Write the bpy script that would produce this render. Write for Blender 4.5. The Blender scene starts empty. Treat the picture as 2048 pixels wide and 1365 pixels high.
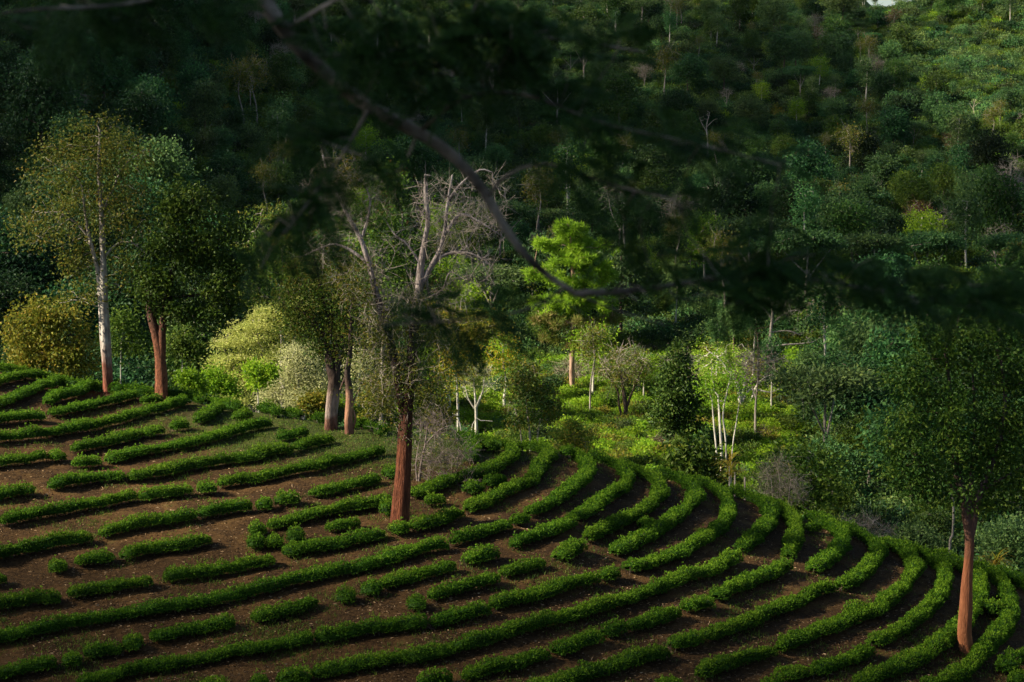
import bpy, math, numpy as np
from mathutils import Vector
sc = bpy.context.scene
rng = np.random.default_rng(7)
# ------------------------------------------------------------------ camera
F = 3982.0                                  # focal length in pixels of the 2048 px wide photograph
PITCH = math.atan((682.5 - 250.0) / F)
cam_d = bpy.data.cameras.new('camera')
cam = bpy.data.objects.new('camera', cam_d)
sc.collection.objects.link(cam)
cam.location = (0, 0, 0)
cam.rotation_euler = (math.pi / 2 - PITCH, 0, 0)
cam_d.sensor_width = 36.0
cam_d.lens = 36.0 * F / 2048.0
cam_d.clip_start = 0.1
cam_d.clip_end = 20000
cam_d.dof.use_dof = True
cam_d.dof.focus_distance = 72.0
cam_d.dof.aperture_fstop = 4.3
sc.camera = cam
# ------------------------------------------------------------------ light
SUN = np.array((-0.78, -0.17, 0.53)); SUN = SUN / np.linalg.norm(SUN)
w = bpy.data.worlds.new('World'); sc.world = w; w.use_nodes = True
nt = w.node_tree; nt.nodes.clear()
sky = nt.nodes.new('ShaderNodeTexSky'); sky.sky_type = 'NISHITA'; sky.sun_disc = False
sky.sun_elevation = math.asin(SUN[2]); sky.sun_rotation = math.atan2(SUN[0], SUN[1])
bg = nt.nodes.new('ShaderNodeBackground'); bg.inputs['Strength'].default_value = 0.05
wo = nt.nodes.new('ShaderNodeOutputWorld')
nt.links.new(sky.outputs[0], bg.inputs[0]); nt.links.new(bg.outputs[0], wo.inputs[0])
sun_d = bpy.data.lights.new('sun', 'SUN'); sun_d.energy = 5.0; sun_d.angle = math.radians(0.53)
sun_d.color = (1.0, 0.90, 0.72)
sun = bpy.data.objects.new('sun', sun_d); sc.collection.objects.link(sun)
sun.rotation_euler = Vector(SUN).to_track_quat('Z', 'Y').to_euler()
sc.view_settings.view_transform = 'Standard'; sc.view_settings.look = 'None'
sc.view_settings.exposure = 1.45; sc.view_settings.gamma = 1.0
cy = sc.cycles
cy.max_bounces = 5; cy.diffuse_bounces = 3; cy.glossy_bounces = 1; cy.transmission_bounces = 3
cy.transparent_max_bounces = 4; cy.volume_bounces = 0
cy.use_adaptive_sampling = True; cy.adaptive_threshold = 0.02
cy.caustics_reflective = False; cy.caustics_refractive = False

COL = sc.collection
# ------------------------------------------------------------------ pixel <-> world
CP, SP = math.cos(PITCH), math.sin(PITCH)
def slopes(u, v):
    xc = (np.asarray(u, float) - 1024.0) / F; yc = (682.5 - np.asarray(v, float)) / F
    d = CP + yc * SP
    return xc / d, (yc * CP - SP) / d
def PX(u, v, Y):
    a, b = slopes(u, v)
    return np.stack(np.broadcast_arrays(a * Y, np.asarray(Y, float) + 0 * a, b * Y), -1)
def sstep(x, a, b):
    t = np.clip((x - a) / (b - a), 0, 1); return t * t * (3 - 2 * t)
# value noise
_perm = rng.random((256, 256))
def vnoise(x, y):
    x = np.asarray(x, float); y = np.asarray(y, float)
    xi = np.floor(x).astype(int); yi = np.floor(y).astype(int); fx = x - xi; fy = y - yi
    fx = fx * fx * (3 - 2 * fx); fy = fy * fy * (3 - 2 * fy)
    g = lambda i, j: _perm[i & 255, j & 255]
    return (g(xi, yi) * (1 - fx) + g(xi + 1, yi) * fx) * (1 - fy) + (g(xi, yi + 1) * (1 - fx) + g(xi + 1, yi + 1) * fx) * fy - 0.5
# ------------------------------------------------------------------ terrain
RU = np.array([-600, 0, 200, 350, 480, 600, 700, 800, 900, 1000, 1130, 1250, 1400, 1550, 1700, 1800, 1900, 2048, 2600])
RV = np.array([700, 742, 785, 800, 822, 838, 858, 868, 882, 898, 908, 940, 974, 1020, 1062, 1090, 1116, 1160, 1300])
RD = np.interp(RU, [0, 400, 700, 1000, 1250, 1550, 1800, 2048], [87, 85, 81, 79, 79, 77, 75, 74])
VB = 1420.0
TT = np.linspace(0, 1, 33)
def _ramp(t): return t * 0.86 + 0.14 * t ** 4
def front(u, Y):
    """height of the tea knoll's near side; u = pixel column of the direction"""
    u = np.clip(u, -500, 2500)
    vr = np.interp(u, RU, RV); dr = np.interp(u, RU, RD); db = np.interp(u, [0, 1000, 2048], [55, 54, 57])
    q = (1 / db - 1 / np.clip(Y, db, dr)) / (1 / db - 1 / dr)
    t = np.interp(q, _ramp(TT), TT)
    v = VB + (vr - VB) * t
    return v, vr, dr, db
def mountain(u, Y):
    z = np.interp(Y, [60, 100, 150, 200, 250, 300, 400, 500, 600, 700, 850, 1200], [-28, -31, -34.5, -34, -31, -26.5, -12, 9, 33, 56, 84, 120])
    zr = np.interp(Y, [60, 100, 150, 200, 250, 300, 400, 500, 560, 600, 640, 760, 1200], [-28, -31, -34.5, -34, -31, -26.5, -13, 8, 24, 34.3, 31, 5, -60])
    k = sstep(u, 1640, 1840)
    z = z * (1 - k) + zr * k
    L = sstep(-u, -950, 50)
    z = z + L * (12 * sstep(Y, 110, 210) + 34 * sstep(Y, 210, 420))
    return z
def terrain(X, Y):
    X = np.asarray(X, float); Y = np.asarray(Y, float)
    Ys = np.maximum(Y, 6.0)
    u = 1024 + F * X / Ys * 0.985
    v, vr, dr, db = front(u, Ys)
    _, s = slopes(1024, v)
    zf = np.clip(Ys, db, dr) * s
    # beyond the crest: tangent, then falls away
    _, sr = slopes(1024, vr)
    o = np.maximum(Ys - dr, 0)
    zf = zf + np.where(Ys > dr, o * sr - np.minimum(0.03 * o * o, 0.36 * np.maximum(o - 3, 0) + 0.27), 0)
    # near the camera: a steep bank
    near = -1.7 - 0.365 * np.minimum(Ys, 60)
    zb = db * slopes(1024, VB)[1]
    k = sstep(Ys, 26, 52)
    zn = near * (1 - k) + (zb - 0.12 * (db - Ys)) * k
    zf = np.where(Ys < db, np.minimum(zn, zb) * sstep(Ys, db - 3, db - 9) + zb * (1 - sstep(Ys, db - 3, db - 9)) if False else np.where(Ys < db, zn, zf), zf)
    zf = np.where(Y < 6, -1.7 - 0.365 * np.maximum(Y, 0) + 0.15 * np.maximum(-Y, 0), zf)
    m = mountain(np.clip(1024 + F * X / np.maximum(Y, 80), -400, 2400), Y)
    m = m + (vnoise(X / 45 + 9, Y / 45) * 9 + vnoise(X / 14, Y / 14 + 5) * 2.4) * sstep(Y, 150, 330)
    d = m - zf
    h = np.where(d > 4, m, np.where(d < -4, zf, (m + zf) / 2 + d * d / 16 + 1))   # smooth max
    h = np.where(Y < dr + 2, zf, h) * (1 - sstep(Y, dr + 2, dr + 14)) + h * sstep(Y, dr + 2, dr + 14)
    h = h + vnoise(X * 0.5, Y * 0.5) * 0.16 * sstep(Y, 20, 50) * (1 - sstep(Y, 90, 120)) + vnoise(X * 2.1, Y * 2.1) * 0.05
    return h
def hit(u, v, lift=0.0, y0=40.0, y1=110.0):
    """where the ray of a photo pixel meets the ground raised by lift (vectorised)"""
    a, b = slopes(u, v); a = np.atleast_1d(a); b = np.atleast_1d(b)
    ys = np.linspace(y0, y1, 701)
    Y = ys[None, :]; g = terrain(a[:, None] * Y, Y * np.ones_like(a[:, None])) + lift - b[:, None] * Y
    inside = g >= 0
    i = np.argmax(inside, 1)
    none = ~inside.any(1)
    j = np.argmax(g, 1)
    i = np.where(none, j, np.maximum(i, 1))
    r = np.arange(len(a)); g0 = g[r, i - 1]; g1 = g[r, i]
    t = np.where(none, 1.0, np.clip(-g0 / np.where(abs(g1 - g0) < 1e-9, 1, g1 - g0), 0, 1))
    yy = ys[i - 1] + (ys[i] - ys[i - 1]) * t
    return np.stack([a * yy, yy, terrain(a * yy, yy)], 1)

# ------------------------------------------------------------------ materials
def hexc(r, g, b): return (r, g, b, 1.0)
def new_mat(name):
    m = bpy.data.materials.new(name); m.use_nodes = True
    n = m.node_tree.nodes; n.clear(); return m, n, m.node_tree.links
def ramp(n, cols, pos=None):
    r = n.new('ShaderNodeValToRGB'); e = r.color_ramp.elements
    pos = pos or [i / (len(cols) - 1) for i in range(len(cols))]
    e[0].position = pos[0]; e[0].color = hexc(*cols[0]); e[1].position = pos[-1]; e[1].color = hexc(*cols[-1])
    for p, c in zip(pos[1:-1], cols[1:-1]):
        x = e.new(p); x.color = hexc(*c)
    return r
def leaf_mat(name, cols, trans=0.35, rough=0.5, vary=0.5, spec=0.12):
    m, n, l = new_mat(name)
    at = n.new('ShaderNodeAttribute'); at.attribute_name = 'rnd'
    r = ramp(n, cols); l.new(at.outputs['Fac'], r.inputs[0])
    oi = n.new('ShaderNodeObjectInfo')
    mr = n.new('ShaderNodeMapRange'); mr.inputs[3].default_value = 1 - vary / 2; mr.inputs[4].default_value = 1 + vary / 2
    l.new(oi.outputs['Random'], mr.inputs[0])
    hs = n.new('ShaderNodeHueSaturation')
    mh = n.new('ShaderNodeMapRange'); mh.inputs[3].default_value = 0.5 - 0.03 * vary; mh.inputs[4].default_value = 0.5 + 0.03 * vary
    mm = n.new('ShaderNodeMath'); mm.operation = 'FRACT'; m2 = n.new('ShaderNodeMath'); m2.operation = 'MULTIPLY'; m2.inputs[1].default_value = 7.31
    l.new(oi.outputs['Random'], m2.inputs[0]); l.new(m2.outputs[0], mm.inputs[0]); l.new(mm.outputs[0], mh.inputs[0])
    l.new(mh.outputs[0], hs.inputs['Hue']); l.new(mr.outputs[0], hs.inputs['Value']); l.new(r.outputs[0], hs.inputs['Color'])
    p = n.new('ShaderNodeBsdfPrincipled'); p.inputs['Roughness'].default_value = rough
    p.inputs['Specular IOR Level'].default_value = spec
    t = n.new('ShaderNodeBsdfTranslucent'); mx = n.new('ShaderNodeMixShader'); mx.inputs[0].default_value = trans
    l.new(hs.outputs[0], p.inputs['Base Color']); l.new(hs.outputs[0], t.inputs['Color'])
    l.new(p.outputs[0], mx.inputs[1]); l.new(t.outputs[0], mx.inputs[2])
    o = n.new('ShaderNodeOutputMaterial'); l.new(mx.outputs[0], o.inputs[0])
    return m
def bark_mat(name, c1, c2, scale=6.0, zcols=None, z0=0, z1=1, bump=0.6, stretch=0.25):
    """bark: streaky noise between two colours; zcols = other colours up the trunk (a real change of bark)"""
    m, n, l = new_mat(name)
    g = n.new('ShaderNodeNewGeometry'); mp = n.new('ShaderNodeMapping'); mp.inputs['Scale'].default_value = (1, 1, stretch)
    l.new(g.outputs['Position'], mp.inputs[0])
    no = n.new('ShaderNodeTexNoise'); no.inputs['Scale'].default_value = scale; no.inputs['Detail'].default_value = 6; no.inputs['Roughness'].default_value = 0.65
    l.new(mp.outputs[0], no.inputs[0])
    r = ramp(n, [c1, c2], [0.35, 0.65]); l.new(no.outputs['Fac'], r.inputs[0])
    colo = r.outputs[0]
    if zcols:
        sp = n.new('ShaderNodeSeparateXYZ'); l.new(g.outputs['Position'], sp.inputs[0])
        mr = n.new('ShaderNodeMapRange'); mr.inputs[1].default_value = z0; mr.inputs[2].default_value = z1
        l.new(sp.outputs[2], mr.inputs[0])
        big = n.new('ShaderNodeTexNoise'); big.inputs['Scale'].default_value = 1.6; big.inputs['Detail'].default_value = 4; l.new(g.outputs['Position'], big.inputs[0])
        ad = n.new('ShaderNodeMath'); ad.operation = 'MULTIPLY_ADD'; ad.inputs[1].default_value = 0.35; l.new(big.outputs['Fac'], ad.inputs[0])
        sb = n.new('ShaderNodeMath'); sb.operation = 'SUBTRACT'; sb.inputs[1].default_value = 0.175
        l.new(mr.outputs[0], ad.inputs[2]); l.new(ad.outputs[0], sb.inputs[0])
        rz = ramp(n, [c for _, c in zcols], [p for p, _ in zcols]); l.new(sb.outputs[0], rz.inputs[0])
        mx = n.new('ShaderNodeMix'); mx.data_type = 'RGBA'; mx.blend_type = 'MULTIPLY'; mx.inputs[0].default_value = 1.0
        l.new(r.outputs[0], mx.inputs[6]); l.new(rz.outputs[0], mx.inputs[7]); colo = mx.outputs[2]
    p = n.new('ShaderNodeBsdfPrincipled'); p.inputs['Roughness'].default_value = 0.9; p.inputs['Specular IOR Level'].default_value = 0.15
    l.new(colo, p.inputs['Base Color'])
    b = n.new('ShaderNodeBump'); b.inputs['Strength'].default_value = bump; b.inputs['Distance'].default_value = 0.06
    n2 = n.new('ShaderNodeTexNoise'); n2.inputs['Scale'].default_value = scale * 3; n2.inputs['Detail'].default_value = 5
    l.new(mp.outputs[0], n2.inputs[0]); l.new(n2.outputs['Fac'], b.inputs['Height']); l.new(b.outputs[0], p.inputs['Normal'])
    o = n.new('ShaderNodeOutputMaterial'); l.new(p.outputs[0], o.inputs[0])
    return m
# ------------------------------------------------------------------ mesh building
class MB:
    def __init__(s): s.v = []; s.f = []; s.r = []; s.m = []; s.n = 0
    def add(s, v, f, r=None, mi=0):
        v = np.asarray(v, np.float32).reshape(-1, 3); f = np.asarray(f, np.int64).reshape(-1, 4)
        if len(f) == 0: return
        s.v.append(v); s.f.append(f + s.n); s.n += len(v)
        s.r.append(np.full(len(f), 0.5, np.float32) if r is None else np.asarray(r, np.float32))
        s.m.append(np.full(len(f), mi, np.int32))
    def mesh(s, name, mats, smooth=False):
        me = bpy.data.meshes.new(name)
        if not s.v:
            return me
        V = np.concatenate(s.v); Fc = np.concatenate(s.f); R = np.concatenate(s.r); Mi = np.concatenate(s.m)
        me.vertices.add(len(V)); me.vertices.foreach_set('co', V.ravel())
        me.loops.add(len(Fc) * 4); me.loops.foreach_set('vertex_index', Fc.ravel().astype(np.int32))
        me.polygons.add(len(Fc)); me.polygons.foreach_set('loop_start', np.arange(len(Fc), dtype=np.int32) * 4)
        me.polygons.foreach_set('loop_total', np.full(len(Fc), 4, np.int32))
        me.polygons.foreach_set('material_index', Mi)
        me.polygons.foreach_set('use_smooth', np.full(len(Fc), smooth))
        a = me.attributes.new('rnd', 'FLOAT', 'FACE'); a.data.foreach_set('value', R)
        for m in (mats if isinstance(mats, (list, tuple)) else [mats]): me.materials.append(m)
        me.update(calc_edges=True)
        return me
    def build(s, name, mats, parent=None, smooth=False):
        o = bpy.data.objects.new(name, s.mesh(name, mats, smooth)); COL.objects.link(o)
        if parent: o.parent = parent
        return o
def tag(o, label=None, cat=None, group=None, kind=None):
    if label: o['label'] = label
    if cat: o['category'] = cat
    if group: o['group'] = group
    if kind: o['kind'] = kind
    return o
def empty(name, loc):
    o = bpy.data.objects.new(name, None); COL.objects.link(o); o.location = tuple(float(c) for c in loc); o.empty_display_size = 0.3; return o
def unit(a): return a / np.maximum(np.linalg.norm(a, axis=-1, keepdims=True), 1e-9)
def leaves(mb, C, D, L, W, R, mi=0, rg=rng, fold=0.25):
    """one diamond leaf per centre C, pointing along D, length L, width W"""
    N = len(C)
    if N == 0: return
    D = unit(D); s = unit(np.cross(D, unit(rg.normal(size=(N, 3))))); nn = np.cross(D, s)
    L = np.broadcast_to(L, (N,))[:, None]; W = np.broadcast_to(W, (N,))[:, None]
    a = C; b = C + D * L * .42 + s * W * .5 + nn * W * fold; c = C + D * L; d = C + D * L * .42 - s * W * .5 + nn * W * fold
    V = np.stack([a, b, c, d], 1).reshape(-1, 3)
    mb.add(V, np.arange(4 * N).reshape(N, 4), R, mi)
def sticks(mb, A, B, ra, rb, mi=0, R=None):
    """three-sided tapered sticks from A to B"""
    N = len(A)
    if N == 0: return
    d = unit(B - A); t = np.where(abs(d[:, 2:3]) < .9, np.array([[0, 0, 1.]]), np.array([[1., 0, 0]]))
    s = unit(np.cross(d, t)); q = np.cross(d, s)
    ra = np.broadcast_to(ra, (N,))[:, None]; rb = np.broadcast_to(rb, (N,))[:, None]
    ring = []
    for P, r in ((A, ra), (B, rb)):
        for k in range(3):
            an = k * 2.0944; ring.append(P + (s * math.cos(an) + q * math.sin(an)) * r)
    V = np.stack(ring, 1).reshape(-1, 3); base = np.arange(N)[:, None] * 6
    f = np.concatenate([base + np.array([[k, (k + 1) % 3, 3 + (k + 1) % 3, 3 + k]]) for k in range(3)], 0)
    mb.add(V, f, R, mi)
def tube(mb, P, r, k=6, mi=0, rough=0.0, rg=rng, lobes=0.0):
    P = np.asarray(P, float); r = np.asarray(r, float); n = len(P)
    if n < 2: return
    T = unit(np.gradient(P, axis=0)); ref = np.array([0.31, 0.95, 0.05]) if abs(T[0, 2]) > .5 else np.array([0.05, 0.1, 1.])
    s = unit(np.cross(T, ref)); q = np.cross(T, s)
    an = np.arange(k) * 2 * math.pi / k
    rr = r[:, None] * (1 + rough * (rg.random((n, k)) - .5))
    if lobes:
        h = np.concatenate([[0], np.cumsum(np.linalg.norm(np.diff(P, axis=0), axis=1))])[:, None]; p1, p2, p3 = rg.random(3) * 6.3; aa = an[None]
        ft = np.exp(-h / (5 * r[0])); rr = rr * (1 + lobes * (.5 + 1.0 * ft) * (np.sin(3 * aa + p1 + h * .35) * .6 + np.sin(5 * aa + p2 - h * .5) * .4) + .07 * np.sin(2 * aa + p3 + h * 1.1) + .05 * np.sin(h * 2.3 + p1)) * (1 + .10 * ft)
    V = P[:, None, :] + (s[:, None, :] * np.cos(an)[None, :, None] + q[:, None, :] * np.sin(an)[None, :, None]) * rr[:, :, None]
    i = np.arange(n - 1)[:, None] * k; j = np.arange(k)[None, :]; j2 = (j + 1) % k
    f = np.stack([i + j, i + j2, i + k + j2, i + k + j], -1).reshape(-1, 4)
    mb.add(V.reshape(-1, 3), f, None, mi)
def smooth_path(P, step):
    P = np.asarray(P, float); n = len(P)
    if n < 3:
        m = max(2, int(np.linalg.norm(P[-1] - P[0]) / step) + 1); t = np.linspace(0, 1, m)[:, None]; return P[0] * (1 - t) + P[-1] * t
    E = np.vstack([2 * P[0] - P[1], P, 2 * P[-1] - P[-2]]); out = []
    for i in range(n - 1):
        a, b, c, d = E[i:i + 4]; m = max(1, int(np.linalg.norm(c - b) / step + .5)); t = (np.arange(m) / m)[:, None]
        out.append(.5 * (2 * b + (c - a) * t + (2 * a - 5 * b + 4 * c - d) * t ** 2 + (3 * b - a - 3 * c + d) * t ** 3))
    out.append(P[-1:]); return np.vstack(out)
# ------------------------------------------------------------------ tree growth
def grow(trunks, att, step, kill=2.0, iters=60, rg=rng, up=0.05, wob=0.25):
    """trunks: list of (points, radius0, radius1, parent_stem or None); returns nodes, parents, fixed radii"""
    nodes, par, fix = [], [], []
    for P, r0, r1, pj in trunks:
        P = smooth_path(P, step)
        prev = -1
        if pj is not None:
            a = np.array(nodes); prev = int(np.argmin(((a - P[0]) ** 2).sum(1)))
        rr = np.linspace(0, 1, len(P)); rr = r0 * (1 - rr) ** 0.8 + r1 * rr if False else r0 + (r1 - r0) * rr
        for p, r in zip(P, rr):
            nodes.append(p); par.append(prev); fix.append(r); prev = len(nodes) - 1
    N = np.array(nodes); par = list(par); fix = list(fix)
    A = np.array(att)
    if len(A):
        d2 = ((A[:, None] - N[None]) ** 2).sum(-1); idx = d2.argmin(1); dm = np.sqrt(d2.min(1)); alive = np.ones(len(A), bool)
        for it in range(iters):
            alive &= dm > kill * step
            if not alive.any(): break
            ii = idx[alive]; dirs = unit(A[alive] - N[ii])
            un, inv = np.unique(ii, return_inverse=True)
            s = np.zeros((len(un), 3)); np.add.at(s, inv, dirs); s = unit(s) + rg.normal(size=s.shape) * wob; s[:, 2] += up
            new = N[un] + unit(s) * step; k0 = len(N)
            N = np.vstack([N, new]); par += list(un); fix += [0.0] * len(un)
            d = np.sqrt(((A[:, None] - new[None]) ** 2).sum(-1)); j = d.argmin(1); dn = d[np.arange(len(A)), j]
            b = dn < dm; idx = np.where(b, k0 + j, idx); dm = np.where(b, dn, dm)
    return N, np.array(par), np.array(fix)
def skeleton_mesh(mb, N, par, fix, tip=0.012, expo=2.3, kmax=9, mi=0, minr=0.0):
    n = len(N); r = np.zeros(n); acc = np.zeros(n); kids = [[] for _ in range(n)]
    for i in range(n):
        if par[i] >= 0: kids[par[i]].append(i)
    for i in range(n - 1, -1, -1):
        r[i] = tip if acc[i] == 0 else acc[i] ** (1 / expo)
        if fix[i] > 0: r[i] = fix[i]
        elif par[i] >= 0 and fix[par[i]] > 0: r[i] = min(r[i], fix[par[i]] * .75)
        if par[i] >= 0: acc[par[i]] += r[i] ** expo
    used = np.zeros(n, bool)
    order = [i for i in range(n) if par[i] < 0]
    stack = [(i, False) for i in order]
    while stack:
        i, withp = stack.pop(); ch = [i]; cur = i
        while kids[cur]:
            ks = sorted(kids[cur], key=lambda a: -r[a]); 
            for o in ks[1:]: stack.append((o, True))
            cur = ks[0]; ch.append(cur)
        ids = ([par[i]] if withp and par[i] >= 0 else []) + ch
        rr = r[ids].copy()
        if withp and len(rr) > 1: rr[0] = min(rr[0], rr[1] * 1.15)
        if len(ids) < 2 or rr.max() < minr: continue
        k = kmax if rr[0] > .12 else (6 if rr[0] > .05 else (4 if rr[0] > .025 else 3))
        if fix[ids[0]] > 0 and par[ids[0]] < 0:            # root flare
            tube(mb, N[ids], np.maximum(rr, .002), 16 if rr[0] > .1 else 8, mi, 0.03, rng, .09); continue
        else: P = N[ids]
        tube(mb, P, np.maximum(rr, .002), k, mi, 0.12 if rr[0] > .1 else 0.0)
    return r
def blob_pts(bl, n, Y, rg=rng, depth=1.0, shell=0.45):
    """bl: (cx,cy,rx,ry[,dY[,weight]]) in photo pixels at distance Y"""
    w = np.array([b[2] * b[3] * (b[5] if len(b) > 5 else 1) for b in bl], float); w /= w.sum()
    out = []
    for b, c in zip(bl, rg.multinomial(n, w)):
        Yc = Y + (b[4] if len(b) > 4 else 0); c0 = PX(b[0], b[1], Yc); s = Yc / F
        q = unit(rg.normal(size=(c, 3))) * (rg.random((c, 1)) ** shell)
        out.append(c0 + q * np.array([b[2] * s, b[2] * s * depth, b[3] * s]))
    return np.vstack(out)
def foliage(mb, C, per, sig, L, W, rg=rng, droop=0.0, out=None, mi=0, flat=0.7, tone=None, needle=False):
    """per leaves round each clump centre"""
    n = len(C) * per
    cc = np.repeat(C, per, 0); off = rg.normal(size=(n, 3)) * sig * np.array([1, 1, flat])
    P = cc + off
    D = unit(off) * (1.2 if needle else .6) + rg.normal(size=(n, 3)) * (.25 if needle else .6); D[:, 2] += (0.35 if needle else 0) - droop
    if needle: P = cc + off * .35
    base = rg.random(len(C)) if tone is None else tone
    R = np.clip(np.repeat(base, per) * .45 + rg.random(n) * .55, 0, 1)
    leaves(mb, P, D, L * (.7 + .6 * rg.random(n)), W * (.7 + .6 * rg.random(n)), R, mi, rg)
def twigs(mb, C, per, L, r, rg=rng, mi=0, up=0.3):
    n = len(C) * per; A = np.repeat(C, per, 0); D = rg.normal(size=(n, 3)); D[:, 2] += up
    B = A + unit(D) * L * (.5 + rg.random((n, 1))); sticks(mb, A, B, r, r * .4, mi)
    C2 = (A + B) / 2; E = B + unit(D + rg.normal(size=(n, 3)) * .9) * L * .5; sticks(mb, C2, E, r * .6, r * .3, mi)
# ------------------------------------------------------------------ palette
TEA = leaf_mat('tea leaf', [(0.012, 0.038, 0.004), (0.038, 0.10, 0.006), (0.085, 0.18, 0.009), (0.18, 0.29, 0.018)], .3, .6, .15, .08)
TEASTEM = bark_mat('tea stem', (0.06, 0.04, 0.025), (0.14, 0.10, 0.07), 20)
OLIVE = leaf_mat('olive leaf', [(0.03, 0.05, 0.006), (0.09, 0.12, 0.014), (0.14, 0.145, 0.022), (0.24, 0.155, 0.025)], .35, .5, .1)
DARK = leaf_mat('dark leaf', [(0.012, 0.035, 0.006), (0.032, 0.075, 0.011), (0.06, 0.115, 0.016), (0.13, 0.17, 0.03)], .25, .5, .55, .15)
GOLD = leaf_mat('gold leaf', [(0.06, 0.09, 0.01), (0.14, 0.17, 0.018), (0.24, 0.22, 0.025), (0.34, 0.22, 0.03)], .35, .5, .1)
MID = leaf_mat('mid green leaf', [(0.02, 0.05, 0.006), (0.055, 0.11, 0.012), (0.10, 0.16, 0.018), (0.18, 0.23, 0.03)], .35, .5, .3)
SILVER = leaf_mat('pale leaf', [(0.22, 0.28, 0.05), (0.40, 0.46, 0.10), (0.56, 0.58, 0.16), (0.72, 0.70, 0.28)], .45, .55, .2)
GREYGRN = leaf_mat('grey green leaf', [(0.22, 0.24, 0.09), (0.38, 0.39, 0.16), (0.52, 0.51, 0.24), (0.64, 0.60, 0.32)], .35, .6, .2)
BRIGHT = leaf_mat('bright green leaf', [(0.07, 0.16, 0.01), (0.15, 0.28, 0.015), (0.24, 0.38, 0.02), (0.36, 0.46, 0.04)], .45, .45, .3)
YELLOW = leaf_mat('yellow leaf', [(0.18, 0.20, 0.01), (0.34, 0.32, 0.02), (0.48, 0.36, 0.03), (0.50, 0.26, 0.03)], .45, .5, .2)
PINE = leaf_mat('pine needle', [(0.08, 0.16, 0.012), (0.16, 0.29, 0.018), (0.25, 0.40, 0.025), (0.36, 0.48, 0.04)], .4, .5, .1)
PINEOLD = leaf_mat('old pine needle', [(0.06, 0.11, 0.015), (0.11, 0.15, 0.02), (0.18, 0.18, 0.04), (0.28, 0.18, 0.08)], .3, .6, .1)
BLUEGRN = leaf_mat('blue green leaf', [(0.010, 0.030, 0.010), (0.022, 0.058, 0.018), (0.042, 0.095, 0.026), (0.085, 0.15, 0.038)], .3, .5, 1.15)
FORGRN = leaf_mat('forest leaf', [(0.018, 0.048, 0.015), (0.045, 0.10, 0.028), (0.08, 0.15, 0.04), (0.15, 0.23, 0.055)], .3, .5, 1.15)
FERN = leaf_mat('feather leaf', [(0.012, 0.035, 0.008), (0.02, 0.06, 0.010), (0.03, 0.08, 0.012), (0.05, 0.11, 0.015)], .2, .5, .1)
PINKLEAF = leaf_mat('dry leaf', [(0.09, 0.07, 0.045), (0.16, 0.125, 0.08), (0.22, 0.18, 0.115), (0.28, 0.24, 0.16)], .35, .6, .3)
RUST = leaf_mat('rust leaf', [(0.06, 0.03, 0.01), (0.10, 0.055, 0.02), (0.14, 0.08, 0.03), (0.11, 0.10, 0.03)], .35, .6, .3)
GREYBARK = bark_mat('grey bark', (0.12, 0.10, 0.08), (0.32, 0.28, 0.23), 5)
PALEBARK = bark_mat('pale bark', (0.22, 0.20, 0.16), (0.56, 0.52, 0.43), 4)
DARKBARK = bark_mat('dark bark', (0.035, 0.025, 0.02), (0.10, 0.07, 0.05), 6)
PINEBARK = bark_mat('pine bark', (0.22, 0.13, 0.09), (0.42, 0.28, 0.20), 3)
TWIG = bark_mat('bare twig', (0.22, 0.18, 0.14), (0.44, 0.37, 0.30), 5)
BUSHWOOD = bark_mat('bush wood', (0.13, 0.10, 0.085), (0.28, 0.22, 0.19), 5)
BEIGETWIG = bark_mat('beige twig', (0.26, 0.21, 0.15), (0.45, 0.37, 0.28), 5)
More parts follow.
